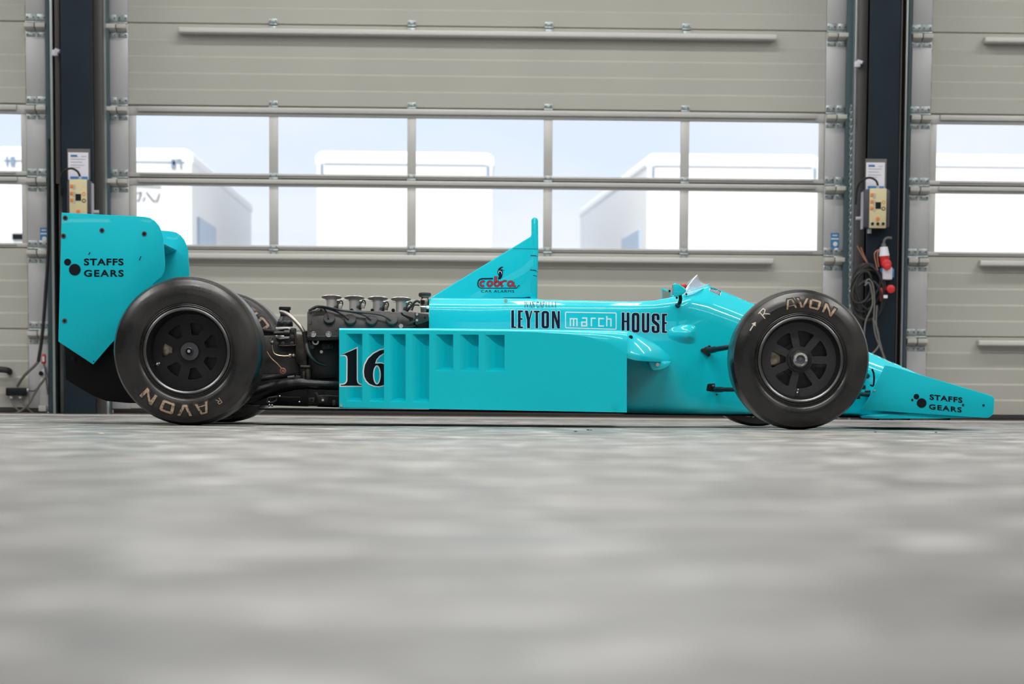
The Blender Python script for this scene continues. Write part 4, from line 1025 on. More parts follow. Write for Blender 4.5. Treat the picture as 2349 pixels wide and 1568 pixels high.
# front fairing of the top skin: runs down to a rounded lip ahead of the duct
ridge = [(1430, 757.4), (1439, 758.5), (1455, 763), (1475, 772), (1497, 784), (1512, 794), (1524, 804), (1533, 813), (1538.5, 822), (1540, 828)]
lower = [(1430, 820), (1439, 822), (1455, 826), (1475, 828), (1497, 829), (1512, 830), (1524, 831), (1533, 832), (1538, 832), (1540, 831)]
edge = [(1430, 808.5), (1439, 813.5), (1455, 817), (1475, 820), (1497, 822.5), (1512, 824), (1524, 825.5), (1533, 827.5), (1538, 829), (1540, 830)]
rings = []
for k in range(len(ridge)):
    u = ridge[k][0]; f_ = max(0, (u-1439)/101)
    Yo = YS+.002+.30*f_**2.2*.75; Yr = YS+.10+.13*f_; Yi = YC-.285
    a = at(u, ridge[k][1], Yr); e = at(u, edge[k][1], Yo); l_ = at(u, lower[k][1], Yo+.01)
    mz = .5*(a.z+e.z)
    R_ = [Vector((a.x, Yi, a.z-.004)), Vector((a.x, (Yr+Yi)/2, a.z)), Vector((a.x, Yr, a.z)), Vector((a.x, Yr*.6+Yo*.4, a.z-(a.z-e.z)*.12)), Vector((a.x, Yr*.25+Yo*.75, a.z-(a.z-e.z)*.45)), Vector((a.x, Yo+.004, e.z+(a.z-e.z)*.12)), Vector((a.x, Yo, e.z)), Vector((a.x, Yo+.006, l_.z)),
          Vector((a.x, Yo+.06, l_.z+.004)), Vector((a.x, Yi, l_.z+.006))]
    rings.append(R_)
build(MB().loft(rings), 'sidepod_nose_fairing', M['cyan'], car, ang=50)
lip = [(1487, 828), (1538, 828), (1540, 829), (1537, 836), (1528, 843), (1514, 848), (1499, 849), (1494, 845), (1491, 836)]
lp_ = build(MB().prism(XZ(lip, YS+.14), YS+.13, YS+.30), 'fairing_lip', M['cyan'], car, bevel=.010)
build(MB().bolt(*at(1508.5, 836, YS+.13), .011).cyl(at(1508.5, 836, YS+.124), at(1508.5, 836, YS+.118), .004, 8), 'lip_screw', M['steel'], lp_)
# back plate and duct walls of the near pod, then the far pod as a mirrored solid
a, b = P_(778, 757), P_(1438, 945)
mb = MB().box(a.x+.001, a.x+.012, YS+.004, YC-.28, P_(778, 934).z, a.z-.005)
mb.box(a.x, P_(1438, 940).x, YS+.002, YC-.25, P_(778, 934).z-.004, P_(778, 934).z+.004)
build(mb, 'sidepod_underside', M['cyan_matt'], car)
mb = MB().box(P_(1405, 900).x, P_(1408, 900).x, YS+.02, YC-.29, P_(1405, 940).z, P_(1405, 800).z)
build(mb, 'radiator_core', M['ink'], car)
fz0 = P_(778, 934).z; fz1 = P_(985, 755).z
build(MB().prism([(P_(778, 0).x, fz0), (P_(1438, 0).x, P_(1438, 945).z), (P_(1438, 0).x, P_(1438, 815).z), (P_(1400, 0).x, P_(1400, 788).z), (P_(1300, 0).x, P_(1300, 766).z), (P_(1160, 0).x, fz1), (P_(778, 0).x, fz1)], YC+.30, YC+.68),
      'sidepod_panel', M['cyan'], car, bevel=.02)
T_pod = bvh(panel)
on_pod = lambda e=.001: on_mesh(T_pod, e, YS)
# race number (4.894 zoom px per photo px)
zp = lambda P: [(760+x/4.894, 720+y/4.894) for x, y in P]
one_ = [zp([(104, 462), (285, 386), (285, 735), (292, 770), (312, 790), (344, 797), (344, 803), (104, 803), (104, 795), (140, 792), (165, 778), (181, 750), (184, 500), (176, 470), (150, 456)])]
six = [zp([(593, 398), (545, 408), (475, 445), (415, 500), (378, 570), (366, 640), (372, 700), (392, 745), (430, 782), (480, 802), (535, 808), (593, 796), (593, 562), (560, 553), (491, 556), (505, 510), (540, 468), (593, 436)]),
       zp([(512+44*cos(q), 682+108*sin(q)) for q in [2*pi*k/30 for k in range(30)]])]
cl = lambda sh, umin, umax: [[[(min(max(x, umin), umax), y) for x, y in lp] for lp in s_] for s_ in sh]
wr = stroke(one_[0], 5.6, True)
cuts = [(0, 793.5), (0, 831), (0, 845.5), (0, 881)]+[(0, 793.5+4.69*k) for k in range(1, 8)]+[(0, 845.5+4.44*k) for k in range(1, 8)]
art('number_outline', cl([[q] for q in wr], 778.6, 830.6), M['white'], panel, on_pod(.0010), cuts=cuts)
art('number_outline', cl([[q] for lp in (six[0][:1]+six[0][1:12], ) for q in stroke(lp, 5.6)]+[[q] for q in stroke(six[0][11:], 5.6)]+[[q] for q in stroke(six[1], 5.6, True)], 831.3, 880.8), M['white'], panel, on_pod(.0010), cuts=cuts)
art('race_number', cl([one_], 778.6, 830.6), M['ink'], panel, on_pod(.0020), cuts=cuts)['label'] = 'black race number outlined in white'
art('race_number', cl([six], 831.3, 880.8), M['ink'], panel, on_pod(.0020), cuts=cuts)['label'] = 'black race number outlined in white'
for u, v in ((783, 929.5),): build(MB().bolt(*P_(u, v), .008), 'panel_screw', M['steel'], panel)
art('oval_emblem', one(stroke(arc(1411, 936, 7, 8.5, 0, 360, 24), .8, False)+stroke([(1406, 931), (1410, 937), (1416, 941)], .8)+stroke([(1406, 941), (1411, 934), (1416, 932)], .6)), M['cyan_matt'], panel, on_pod(.001))
build(MB().bolt(*at(1447, 773, YS+.05), .010), 'fairing_screw', M['rubber2'], car)
for (u, v) in ((1448, 917), (1469, 917), (1472, 840)): build(MB().bolt(*at(u, v, YC-.290), .0055), 'body_screw', M['ink'], car)
for (u, v) in ((1643.5, 873.5), (1644, 904.5)): build(MB().bolt(*at(u, v, YC-.255), .005), 'body_screw', M['ink'], car)
art('lower_seam', one(stroke([(1610, 926), (1610, 948)], .7)+stroke([(1619, 926), (1619, 948)], .7)), M['cyan_matt'], body, on_body(.001))
# thin floor under the car
mb = MB().prism([(sx(592, YS), sz(936.5, 592, YS)), (sx(1440, YS), sz(946.5, 1440, YS)), (sx(1440, YS), sz(948.5, 1440, YS)), (sx(592, YS), sz(939.5, 592, YS))], YS+.01, MIRY(YS+.01))
build(mb, 'undertray', M['carbon'], car)
mb = MB().prism([(sx(1438, 13.0), sz(948, 1438, 13)), (sx(1990, 13.0), sz(956.5, 1990, 13)), (sx(1990, 13.0), sz(958.5, 1990, 13)), (sx(1438, 13.0), sz(950.5, 1438, 13))], YC-.20, YC+.20)
build(mb, 'skid_plank', M['carbon'], car)

# ---------------- engine
YE = 12.98
E_ = lambda u, v, Y=YE: at(u, v, Y)
engine = build(MB().box(E_(703, 0, 13.1).x, E_(986, 0, 13.1).x, 13.12, MIRY(13.12), E_(800, 930, 13.1).z, E_(800, 757, 13.1).z)
               .box(E_(706, 0, 13.1).x, E_(986, 0, 13.1).x, 13.2, MIRY(13.2), E_(800, 800, 13.1).z, E_(800, 722, 13.1).z), 'engine_block', M['cast'], car, bevel=.008)
cover = [(706, 779), (705, 716), (709, 711.5), (724, 711), (731, 706), (745, 704), (760, 706), (790, 710), (812, 711.5), (815, 712.5), (848, 712.5), (853, 714), (858, 713), (895, 713.5), (900, 716), (925, 715), (953, 715.5), (962, 722), (962, 730), (948, 739), (947, 757), (790, 757), (782, 757), (782, 779)]
mb = MB().prism(XZ(cover, 13.02), 12.97, 13.16, shear=.28)
cam_ = build(mb, 'cam_cover', M['cast'], car, bevel=.005)
mb = MB().prism([(x, z) for x, z in XZ(cover, 13.02)], MIRY(13.16), MIRY(12.97), shear=-.28); build(mb, 'cam_cover', M['cast'], car, bevel=.005)
T_cov = bvh(cam_)
def on_cov(u, v, e=0):
    d = ray(u, v); h = T_cov.ray_cast(CAMP, d); return (h[0] if h[0] is not None else at(u, v, 13.0))-Vector((0, e, 0))
build(MB().prism(XZ([(708, 769), (776, 770), (776, 780), (705, 781), (704, 770)], 12.97), 12.955, 13.1), 'cover_flange', M['black'], cam_, bevel=.004)
nrm = Vector((0, -.90, .43)).normalized()
caps = [(755.5, 733), (804, 735), (852.5, 736), (899.5, 736)]
for (u, v) in caps:
    c = on_cov(u, v); dn = Vector((0, -.90, .44)).normalized()
    build(MB().cyl(c-dn*.015, c+dn*.022, .0275, 32), 'spark_plug_cap', M['rubber2'] if False else mat('charcoal_cap', (.045, .043, .044), .5), cam_, bevel=.004)
lead_src = [[(709, 712), (722, 704), (733, 702), (744, 708), (751, 720), (754, 731)], [(713, 711), (730, 704.5), (760, 710), (785, 721), (800, 732)],
            [(712, 712), (735, 703), (775, 711), (815, 717), (840, 725), (851, 733)], [(714, 710), (738, 702.5), (790, 713), (840, 718), (875, 723), (897, 734)]]
for k, P in enumerate(lead_src):
    pts = []
    for i, (u, v) in enumerate(P):
        h = on_cov(u, v, .016+.006*k); 
        if i == len(P)-1: h = on_cov(u, v, .03)
        pts.append(h)
    build(MB().tube(pts, .0042, 8), 'ignition_lead', M['rubber2'], cam_)
for (u, v) in ((711, 716), (711.5, 737), (711, 741), (713, 756), (771.5, 755), (719, 707.5), (722, 706.5), (737, 708)):
    build(MB().bolt(*on_cov(u, v, -.001), .0065, .007), 'cover_screw', M['hubgrey'], cam_)
for (u, v) in ((718.5, 766), (754, 766)):
    p = E_(u, v, 12.955)
    build(MB().lathe([(.014, 0), (.014, -.008), (.008, -.009), (.008, 0)], (p.x, p.y, p.z), seg=24).cyl((p.x, p.y, p.z), (p.x, p.y-.010, p.z), .007, 12), 'flange_nut', M['steel'], cam_)
p = on_cov(920, 747.5); build(MB().cyl(p, p+Vector((0, -.014, 0)), .011, 6).cyl(p+Vector((0, -.01, 0)), p+Vector((0, -.018, 0)), .006, 12), 'hex_nut', M['steel'], cam_)
# bracket at the front of the cover
br = build(MB().prism(XZ([(952, 716), (983.5, 720), (983.5, 735), (955, 745), (953, 742), (951, 720)], 12.96), 12.95, 12.975), 'engine_bracket', M['cast'], car, bevel=.003)
for (u, v) in ((956.5, 720.5), (956.5, 734)): build(MB().bolt(*E_(u, v, 12.95), .0075, .006), 'bracket_screw', M['steel'], br)
build(MB().cyl(E_(975, 728.5, 12.952), E_(975, 728.5, 12.947), .0045, 12), 'bracket_hole', M['ink'], br)
build(MB().prism(XZ([(919, 717), (922, 716), (926, 721), (948, 729), (947, 741), (940, 737), (938, 732), (921, 722)], 12.96), 12.955, 12.965), 'bracket_arm', M['ink'], br)
build(MB().prism(XZ([(930, 741), (950, 734), (953, 738), (935, 744)], 12.96), 12.952, 12.962).prism(XZ([(925, 749), (953, 746), (953, 748.5), (927, 751)], 12.96), 12.952, 12.962), 'bracket_rib', M['cast'], br)
# intake trumpets: four per bank
for Y, dx in ((13.20, 0), (MIRY(13.20), 0)):
    for (u, v) in ((760.5, 675.5), (812.5, 677), (866.5, 678.5), (919.5, 680)):
        X_ = at(u, v, 13.20).x
        b = at(u, v, 13.20); a = at(u, 722, 13.20)
        h = b.z-a.z
        prof = [(.0240, -h-.02), (.0235, -.020), (.0250, -.014), (.030, -.009), (.038, -.006), (.0465, -.005), (.0480, -.003), (.0470, .0), (.038, .002), (.029, -.003), (.021, -.02), (.020, -h-.02)]
        tl_ = MB().lathe(prof, (0, 0, 0), 'Z', 48); ca, sa = cos(radians(9)), sin(radians(9)); s_ = 1 if Y < YC else -1
        tl_.v = [(x+b.x, Y+s_*(y*ca+z*sa)+s_*.012, b.z-.009-y*sa+z*ca) for x, y, z in tl_.v]
        build(tl_, 'intake_trumpet', M['alu'], car, ang=50)
# injector plugs and loops
for k, (u, v) in enumerate(((777, 699), (829, 698), (882, 702), (936, 702))):
    p = at(u, v, 13.12)
    ij = build(MB().cyl(at(u-6, v+9, 13.12), at(u+.5, v-3, 13.12), .008, 12).cyl(at(u-7, v+10, 13.12), at(u-4, v+4, 13.12), .012, 12), 'injector_plug', M['rubber2'], car)
    build(MB().cyl(at(u+3, v+9, 13.11), at(u+4, v-2, 13.11), .010, 14), 'injector_body', M['alu'] if k != 2 else M['brass'], ij, bevel=.002)
    build(MB().tube([at(u-1, v-3, 13.11), at(u+3, v-9, 13.11), at(u+7, v-9, 13.11), at(u+9, v-3, 13.11), at(u+6, v+7, 13.11)], .0032, 8).tube([at(u-1, v-1, 13.10), at(u+3, v-5, 13.10), at(u+6, v-2, 13.10)], .002, 6), 'injector_wire', M['rubber2'], ij)
build(MB().box(E_(786, 0, 13.1).x, E_(950, 0, 13.1).x, 13.1, 13.5, E_(860, 735, 13.1).z, E_(860, 714, 13.1).z), 'intake_manifold', M['cast'], car, bevel=.006)
for u in (806.5, 854, 902): build(MB().bolt(*at(u, 711.5, 13.08), .009, .012), 'manifold_screw', M['ink'], car)
# water filler
p = at(974.5, 676, 13.1); q = at(974.5, 716, 13.1); h = p.z-q.z
fl = build(MB().lathe([(.019, -h), (.021, -h*.6), (.023, -h*.35), (.018, -h*.24), (.017, -.012), (.027, -.010), (.028, 0), (.025, .008), (.0, .008)], p, 'Z', 32), 'filler_neck', M['brass'], car, ang=40)
build(MB().lathe([(.028, -.006), (.030, 0), (.029, .007), (.024, .011), (.0, .012)], p, 'Z', 32), 'filler_cap', M['cast'], fl)
build(MB().cyl(at(964, 703.5, 13.07), at(984, 705, 13.07), .006, 12).cyl(at(979, 704.5, 13.07), at(984, 705, 13.07), .010, 8), 'cross_bolt', M['steel'], fl)
build(MB().tube([at(964, 694, 13.06), at(956, 690, 13.06), at(947, 697, 13.06), at(939, 706, 13.06), at(934, 713, 13.07)], .0055, 8).tube([at(962, 700, 13.06), at(950, 700, 13.06), at(945, 712, 13.06)], .0035, 8), 'wiring_loom', M['rubber2'], car)
build(MB().cyl(at(970, 688, 13.075), at(970, 697, 13.075), .009, 14), 'dark_window', M['ink'], fl)

# ---------------- gearbox, exhaust and rear end
G_ = lambda u, v, Y=13.1: at(u, v, Y)
gb = build(MB().prism(XZ([(560, 780), (600, 768), (660, 762), (706, 768), (708, 932), (560, 925)], 13.15), 13.17, MIRY(13.17)), 'gearbox', M['cast'], car, bevel=.012)
build(MB().prism(XZ([(679, 768), (698, 766), (706, 772), (708, 800), (704, 822), (708, 862), (690, 868), (688, 838), (677, 828), (678, 800)], 13.1), 13.09, MIRY(13.09)), 'bellhousing', M['magn'], car, bevel=.008)
build(MB().cyl(G_(689, 841, 13.06), G_(712, 841, 13.06), .009, 14).cyl(G_(706, 843, 13.07), G_(707, 872, 13.07), .014, 14).box(G_(694, 0).x, G_(700, 0).x, 13.05, 13.12, G_(0, 868).z, G_(0, 846).z), 'engine_mount', M['magn'], car, bevel=.002)
# side of the block below the cover
sb = build(MB().prism(XZ([(708, 781), (777, 783), (777, 868), (708, 868)], 13.08), 13.09, 13.12), 'crankcase', M['black'], car, bevel=.006)
build(MB().prism(XZ([(736, 788), (764, 786), (766, 800), (738, 802)], 13.06), 13.06, 13.10).cyl(G_(753.5, 793.5, 13.06), G_(753.5, 793.5, 13.05), .012, 14), 'water_outlet', M['cast'], sb, bevel=.004)
p = G_(724, 783, 13.04); build(MB().lathe([(.016, 0), (.016, -.012), (.009, -.013), (.009, 0)], p, seg=28), 'lifting_eye', M['alu'], sb)
p = G_(737.5, 806.5, 13.085); build(MB().cyl(p, p+Vector((0, -.012, 0)), .008, 6), 'crankcase_nut', M['alu'], sb)
build(MB().cyl(G_(716, 795, 13.07), G_(716, 795, 13.05), .010, 16), 'crankcase_plug', M['hubgrey'], sb)
# reservoir
rs_ = build(MB().lathe([(.0, .0), (.0275, .0), (.0285, -.004), (.0285, -.013), (.023, -.016), (.022, -.045), (.026, -.052), (.032, -.062), (.037, -.072), (.038, -.085), (.037, -.092), (.0, -.092)], at(653.5, 703.5, 13.2), 'Z', 32), 'oil_reservoir', M['black'], car, ang=30)
build(MB().lathe([(.034, -.066), (.0365, -.068), (.0365, -.072), (.034, -.074)], at(653.5, 703.5, 13.2), 'Z', 32), 'reservoir_band', M['hubgrey'], rs_)
bx = build(MB().prism(XZ([(631, 752), (678, 752), (678.5, 775), (676, 792), (636, 792), (633, 772)], 13.14), 13.13, 13.20), 'gear_linkage_plate', M['cast'], car, bevel=.003)
build(MB().prism(XZ([(631.5, 750), (664, 750.5), (668, 754), (664, 757), (658, 754), (632, 758)], 13.1), 13.11, 13.15).prism(XZ([(632, 768), (664, 769), (664, 776), (640, 778), (632, 774)], 13.1), 13.11, 13.15), 'linkage_casting', M['alu'], bx, bevel=.004)
for (u, v) in ((635, 787), (670, 787), (672, 758), (649, 787), (640, 772), (655, 771), (671, 772)): build(MB().lathe([(.0085, 0), (.0085, -.006), (.004, -.007), (.004, 0)], G_(u, v, 13.12), seg=14).cyl(G_(u, v, 13.12), G_(u, v, 13.117), .004, 8), 'linkage_bolt', M['hubgrey'], bx)
build(MB().tube([G_(677, 760, 13.12), G_(678, 784, 13.12), G_(675, 791.5, 13.12), G_(640, 792, 13.12)], .0032, 8, 3), 'edge_pipe', M['brass'], bx)
build(MB().cyl(G_(590, 765.5, 13.05), G_(656, 763.5, 13.05), .009, 14).cyl(G_(652, 763.5, 13.05), G_(664.5, 764, 13.05), .015, 16), 'drive_rod', M['black'], car)
build(MB().tube([G_(645, 715, 13.12), G_(655, 718, 13.09), G_(668, 727, 13.07), (G_(684, 743, 13.05)), G_(695, 758, 13.04), G_(700, 775, 13.04)], .0095, 12), 'braided_hose', M['braid'], car)
build(MB().tube([G_(703, 784, 13.04), G_(706, 801, 13.04), G_(714, 818, 13.05), G_(728, 831, 13.07), G_(745, 837, 13.09), G_(755, 841, 13.10)], [.0105, .010, .009, .008, .006, .004], 12), 'braided_hose', M['braid'], car)
build(MB().cyl(G_(699, 760, 13.04), G_(703, 786, 13.04), .014, 14), 'hose_joint', M['rubber2'], car)
bl_ = build(MB().tube([G_(624, 786, 13.08), G_(625, 800, 13.08), G_(630, 811, 13.08), G_(645, 816, 13.08), G_(664, 816, 13.08)], .0038, 8), 'brake_line', M['gold'], car)
build(MB().cyl(G_(663, 816, 13.08), G_(668, 816, 13.08), .010, 6).ball(G_(673, 816, 13.08), .011), 'line_union', M['brass'], bl_)
build(MB().ball(G_(624, 785, 13.07), .011).cyl(G_(620, 780, 13.07), G_(624, 773, 13.07), .009, 10), 'upper_union', M['brass'], bl_)
bl2 = build(MB().tube([G_(612, 806, 13.08), G_(622, 821, 13.08), G_(634, 832, 13.08), G_(645, 844, 13.08)], .0035, 8), 'brake_line', M['gold'], car)
build(MB().lathe([(.015, 0), (.015, -.012), (.009, -.013), (.009, 0)], G_(649.5, 850, 13.08), seg=24).cyl(G_(649.5, 850, 13.08), G_(649.5, 850, 13.065), .0055, 10), 'banjo_union', M['copper'], bl2)
# rear suspension rods and driveshaft (both sides)
for s in (1, -1):
    yy = lambda y: y if s == 1 else MIRY(y)
    ax = RX
    def q(u, v, y): p = at(u, v, y); return Vector((p.x, yy(y), p.z))
    build(MB().cyl((ax+.02, yy(12.50), .47), q(640, 764, 13.1), .011, 12), 'suspension_arm', M['black'], car)
    build(MB().cyl((ax, yy(12.50), .17), q(675, 860, 13.1), .010, 12), 'suspension_arm', M['black'], car)
    build(MB().cyl((ax+.01, yy(12.50), .17), q(600, 862, 13.12), .010, 12).cyl(q(660, 866, 13.02), q(676, 864, 13.02), .008, 10), 'suspension_arm', M['hubgrey'], car)
    build(MB().cyl((ax, yy(12.55), .33), q(470, 806, 13.2), .025, 16), 'driveshaft', M['cast'], car)
    # exhaust: collector pipe sweeping back from the block
    P = [q(790, 883.5, 13.0), q(760, 883, 12.98), q(725, 881.5, 12.97), q(690, 880, 12.97), q(655, 884, 12.98), q(620, 893, 13.0), q(585, 904, 13.02), q(540, 912, 13.04), q(480, 905, 13.08), q(300, 870, 13.1)]
    build(MB().tube(P, [.0225, .0225, .0235, .0265, .029, .031, .032, .032, .032, .032], 20), 'exhaust_pipe', M['black'], car)
build(MB().prism(XZ([(575, 860), (640, 858), (777, 866), (777, 934), (575, 928)], 13.2), 13.13, MIRY(13.13)), 'lower_engine_tray', M['black'], car, bevel=.006)
lv = []
cst = build(MB().prism(XZ([(708, 912), (722, 911), (722, 918), (719, 923), (712, 923), (708, 919)], 12.95), 12.95, 12.98), 'mounting_lug', M['cast'], car, bevel=.002)
build(MB().cyl(G_(715, 917, 12.95), G_(715, 917, 12.945), .0065, 12), 'lug_hole', M['ink'], cst)
cst = build(MB().prism(XZ([(722, 899), (728, 899), (731, 906), (750, 905), (777, 907), (777, 911), (755, 910), (751, 921), (747, 928), (731, 926), (727, 912), (722, 905)], 12.95), 12.96, 12.99), 'pump_bracket', M['cast'], car, bevel=.003)
build(MB().lathe([(.014, 0), (.014, -.010), (.009, -.011), (.009, 0)], G_(740.5, 917, 12.96), seg=20), 'pump_ring', M['magn'], cst)
build(MB().cyl(G_(740.5, 917, 12.96), G_(740.5, 917, 12.952), .006, 12), 'pump_port', M['steel'], cst)
build(MB().box(G_(761, 0, 12.95).x, G_(770, 0, 12.95).x, 12.96, 12.99, G_(0, 925, 12.95).z, G_(0, 911, 12.95).z), 'small_block', M['cast'], cst, bevel=.004)
build(MB().tube([G_(612, 922, 12.95), G_(615, 912, 12.95), G_(636, 909, 12.95), G_(634, 918, 12.95), G_(626, 922, 12.95), G_(612, 923, 12.95)], .0035, 6, 0), 'tray_stay', M['hubgrey'], car)
build(MB().tube([G_(638, 909, 12.97), G_(660, 911, 12.97), G_(690, 911, 12.97)], .004, 6, 0), 'tray_pipe', M['cast'], car)
for (u, v) in ((617, 922), (687, 922), (618, 929), (624, 929.5), (642, 909)): build(MB().ball(G_(u, v, 12.94), .006, a=10, b=6), 'tray_nut', M['steel'], car)
build(MB().prism(XZ([(708, 930.5), (728, 931), (728, 932), (708, 931.5)], 12.9), 12.88, 12.92), 'tray_edge', M['alu'], car)

# ---------------- rear wing
YW0, YW1 = YC-.54, YC+.54
ep = [(141.8, 487.5), (314, 496), (332, 497.3), (345, 500), (355, 506.5), (365, 518), (371.5, 533), (375, 547), (378.6, 604), (377.5, 621), (371, 636), (352, 650), (345, 700), (300, 745), (256, 787), (214, 835.7), (134, 783)]
we = build(MB().prism(XZ(ep, YW0), YW0-.006, YW0+.006), 'wing_endplate', M['cyan_matt'], car, bevel=.002)
build(MB().prism(XZ(ep, YW0), YW1-.006, YW1+.006), 'wing_endplate', M['cyan_matt'], car, bevel=.002)
for (u, v) in ((149.7, 499.7), (234, 528.3), (331, 536), (145.7, 541), (148.3, 735.5)):
    p = at(u, v, YW0-.006)
    b0 = build(MB().cyl(p, p+Vector((0, -.003, 0)), .0115, 20), 'plate_washer', M['hubgrey'], we)
    build(MB().cyl(p+Vector((0, -.003, 0)), p+Vector((0, -.006, 0)), .006, 12), 'plate_bolt', M['ink'], b0)
build(MB().bolt(*at(215, 828.5, YW0-.006), .003, .002), 'plate_rivet', M['ink'], we)
art('plate_slots', one(stroke([(203.2, 584), (206.8, 578)], 2)+stroke([(319.5, 597), (323.4, 587)], 2.0)), M['navy'], we, on_plane(YW0-.0075))
art('gear_emblem', [[gear(155, 601, 8.7, 14)], [gear(171.5, 618.2, 14.6, 22)]], M['ink'], we, on_plane(YW0-.0075))
sgl = text_px('STAFFS', 192.5, 283.5, 592.5, 608.5, 0, .03, 1.10)+text_px('GEARS', 192.5, 283.5, 618.5, 634.5, 0, .03, 1.22)
art('black_lettering', sgl, M['ink'], we, on_plane(YW0-.0075))
def foil(name, le, te, th, camber, ma, y0, y1, flip=1):
    """aerofoil between two photo points (leading and trailing edge) at the centre line, th = thickness/chord"""
    A = at(le[0], le[1], YW0); B = at(te[0], te[1], YW0); ch = (Vector((B.x, B.z))-Vector((A.x, A.z))); L0 = ch.length; d = ch/L0; n = Vector((-d.y, d.x))*flip
    up, lo = [], []
    for i in range(21):
        t = (1-cos(pi*i/20))/2; yt = 5*th*(.2969*sqrt(t)-.126*t-.3516*t*t+.2843*t**3-.1015*t**4); yc = -camber*4*t*(1-t)
        up.append(Vector((A.x, A.z))+d*t*L0+n*(yc+yt)*L0); lo.append(Vector((A.x, A.z))+d*t*L0+n*(yc-yt)*L0)
    P = up+lo[-2:0:-1]
    return build(MB().prism([tuple(p) for p in P], y0, y1), name, ma, car, ang=40)
foil('wing_main_plane', (346, 544), (205, 520), .13, .09, M['cyan_matt'], YW0, YW1, -1)
foil('wing_flap', (218, 515), (152, 497), .12, .07, M['cyan_matt'], YW0, YW1, -1)
foil('wing_lower_plane', (290, 742), (190, 732), .12, .06, M['cyan_matt'], YW0, YW1, -1)
build(MB().prism(XZ([(250, 560), (300, 560), (330, 800), (280, 800)], YC), YC-.012, YC+.012), 'wing_pillar', M['carbon'], car, bevel=.003)
# diffuser side plates and tunnel roof behind the gearbox
dp = [(148, 770), (151, 870), (164, 878), (186, 891.5), (213, 907), (245, 919.5), (295, 924), (420, 926), (560, 932), (560, 860), (420, 800), (300, 770)]
build(MB().prism(XZ(dp, YW0+.09), YW0+.085, YW0+.10), 'diffuser_fence', M['carbon'], car, bevel=.002)
build(MB().prism(XZ(dp, YW0+.09), YW1-.10, YW1-.085), 'diffuser_fence', M['carbon'], car, bevel=.002)
tp_ = [(152, 800), (156, 795), (215, 812), (330, 860), (560, 925), (560, 931), (330, 880), (215, 840), (156, 815)]
build(MB().prism(XZ(tp_, YW0+.1), YW0+.10, YW1-.10), 'diffuser_tunnel', M['carbon'], car)
build(MB().lathe([(.012, 0), (.012, -.006), (.006, -.008), (.0, -.008)], at(168, 823, YW0+.085), seg=20), 'fence_bolt', M['ink'], car)
build(MB().prism(XZ([(300, 790), (420, 775), (570, 775), (570, 905), (300, 880)], 13.2), 13.20, MIRY(13.20)), 'rear_gear_casing', M['carbon'], car, bevel=.01)

# ---------------- front wing
YF0, YF1 = YC-.76, YC+.76
fp = [(2029.8, 837.5), (2042.6, 839.2), (2160, 873.5), (2268, 905), (2276, 908.5), (2280.7, 914), (2278.8, 944), (2275.5, 952), (2267, 958), (2255, 958), (1976, 939), (1990, 918)]
wf = build(MB().prism(XZ(fp, YF0), YF0-.006, YF0+.006), 'front_wing_endplate', M['cyan_matt'], car, bevel=.002)
build(MB().prism(XZ(fp, YF0), YF1-.006, YF1+.006), 'front_wing_endplate', M['cyan_matt'], car, bevel=.002)
for (u, v) in ((2005.7, 895), (2092.8, 916.8), (2209.3, 928.5), (2256.2, 929.2)): build(MB().bolt(*at(u, v, YF0-.006), .0055, .004), 'plate_bolt', M['ink'] if u > 2050 else M['steel'], wf)
art('gear_emblem', [[gear(2102.2, 909.2, 6.9, 14)], [gear(2114.2, 924, 12, 22)]], M['ink'], wf, on_plane(YF0-.0075))
sg2 = text_px('STAFFS', 2132.5, 2208, 903.5, 916, .105, .03, 1.10)+text_px('GEARS', 2131, 2206, 926, 938, .105, .03, 1.22)
art('black_lettering', sg2, M['ink'], wf, on_plane(YF0-.0075))
def fw_plane(name, pts, ma): return build(MB().prism(XZ(pts, YF0), YF0+.006, YF1-.006), name, ma, car, ang=40)
fw_plane('front_wing_main_plane', [(2015, 955), (2050, 950), (2150, 948), (2235, 950), (2256, 953.5), (2250, 957), (2150, 959.5), (2015, 959.5)], M['cyan_matt'])
fw_plane('front_wing_flap', [(2040, 905), (2047, 902), (2095, 922), (2135, 932), (2140, 936), (2095, 932), (2055, 918)], M['cyan_matt'])
for u in (1991, 2060, 2150):
    build(MB().prism(XZ([(u, 957), (u+6, 957), (u+5, 962), (u+1, 962)], YC), YC-.3, YC+.3), 'wing_skid', M['carbon'], car)
# ---------------- front suspension
for s in (1, -1):
    def q(u, v, y): p = at(u, v, y); return Vector((p.x, y if s == 1 else MIRY(y), p.z))
    yb = YC-.265
    br = build(MB().cyl(q(1622, 804, yb+.02), q(1622, 804, yb-.025), .020, 20).cyl(q(1612, 803, yb+.02), q(1612, 803, yb-.02), .010, 14).cyl(q(1625, 813, yb+.02), q(1625, 813, yb-.02), .010, 14).cyl(q(1627, 795, yb+.02), q(1627, 795, yb-.02), .008, 14), 'wishbone_bracket', M['black'], car, bevel=.003)
    build(MB().cyl(q(1624, 804, yb-.03), (FX-.02, (12.56 if s == 1 else MIRY(12.56)), .42), .0125, 14).cyl(q(1624, 804, yb-.03), q(1640, 801, yb-.07), .015, 14), 'upper_wishbone', M['black'], car)
    build(MB().cyl(q(1642, 893, yb-.02), (FX-.03, (12.56 if s == 1 else MIRY(12.56)), .18), .0105, 14).cyl(q(1642, 893, yb-.02), q(1656, 893, yb-.06), .013, 14), 'lower_wishbone', M['black'], car)
    build(MB().cyl(q(1990, 862, yb+.1), (FX+.02, (12.56 if s == 1 else MIRY(12.56)), .42), .0125, 14).cyl(q(1995, 905, yb+.1), (FX+.03, (12.56 if s == 1 else MIRY(12.56)), .18), .011, 14), 'front_wishbone_leg', M['black'], car)
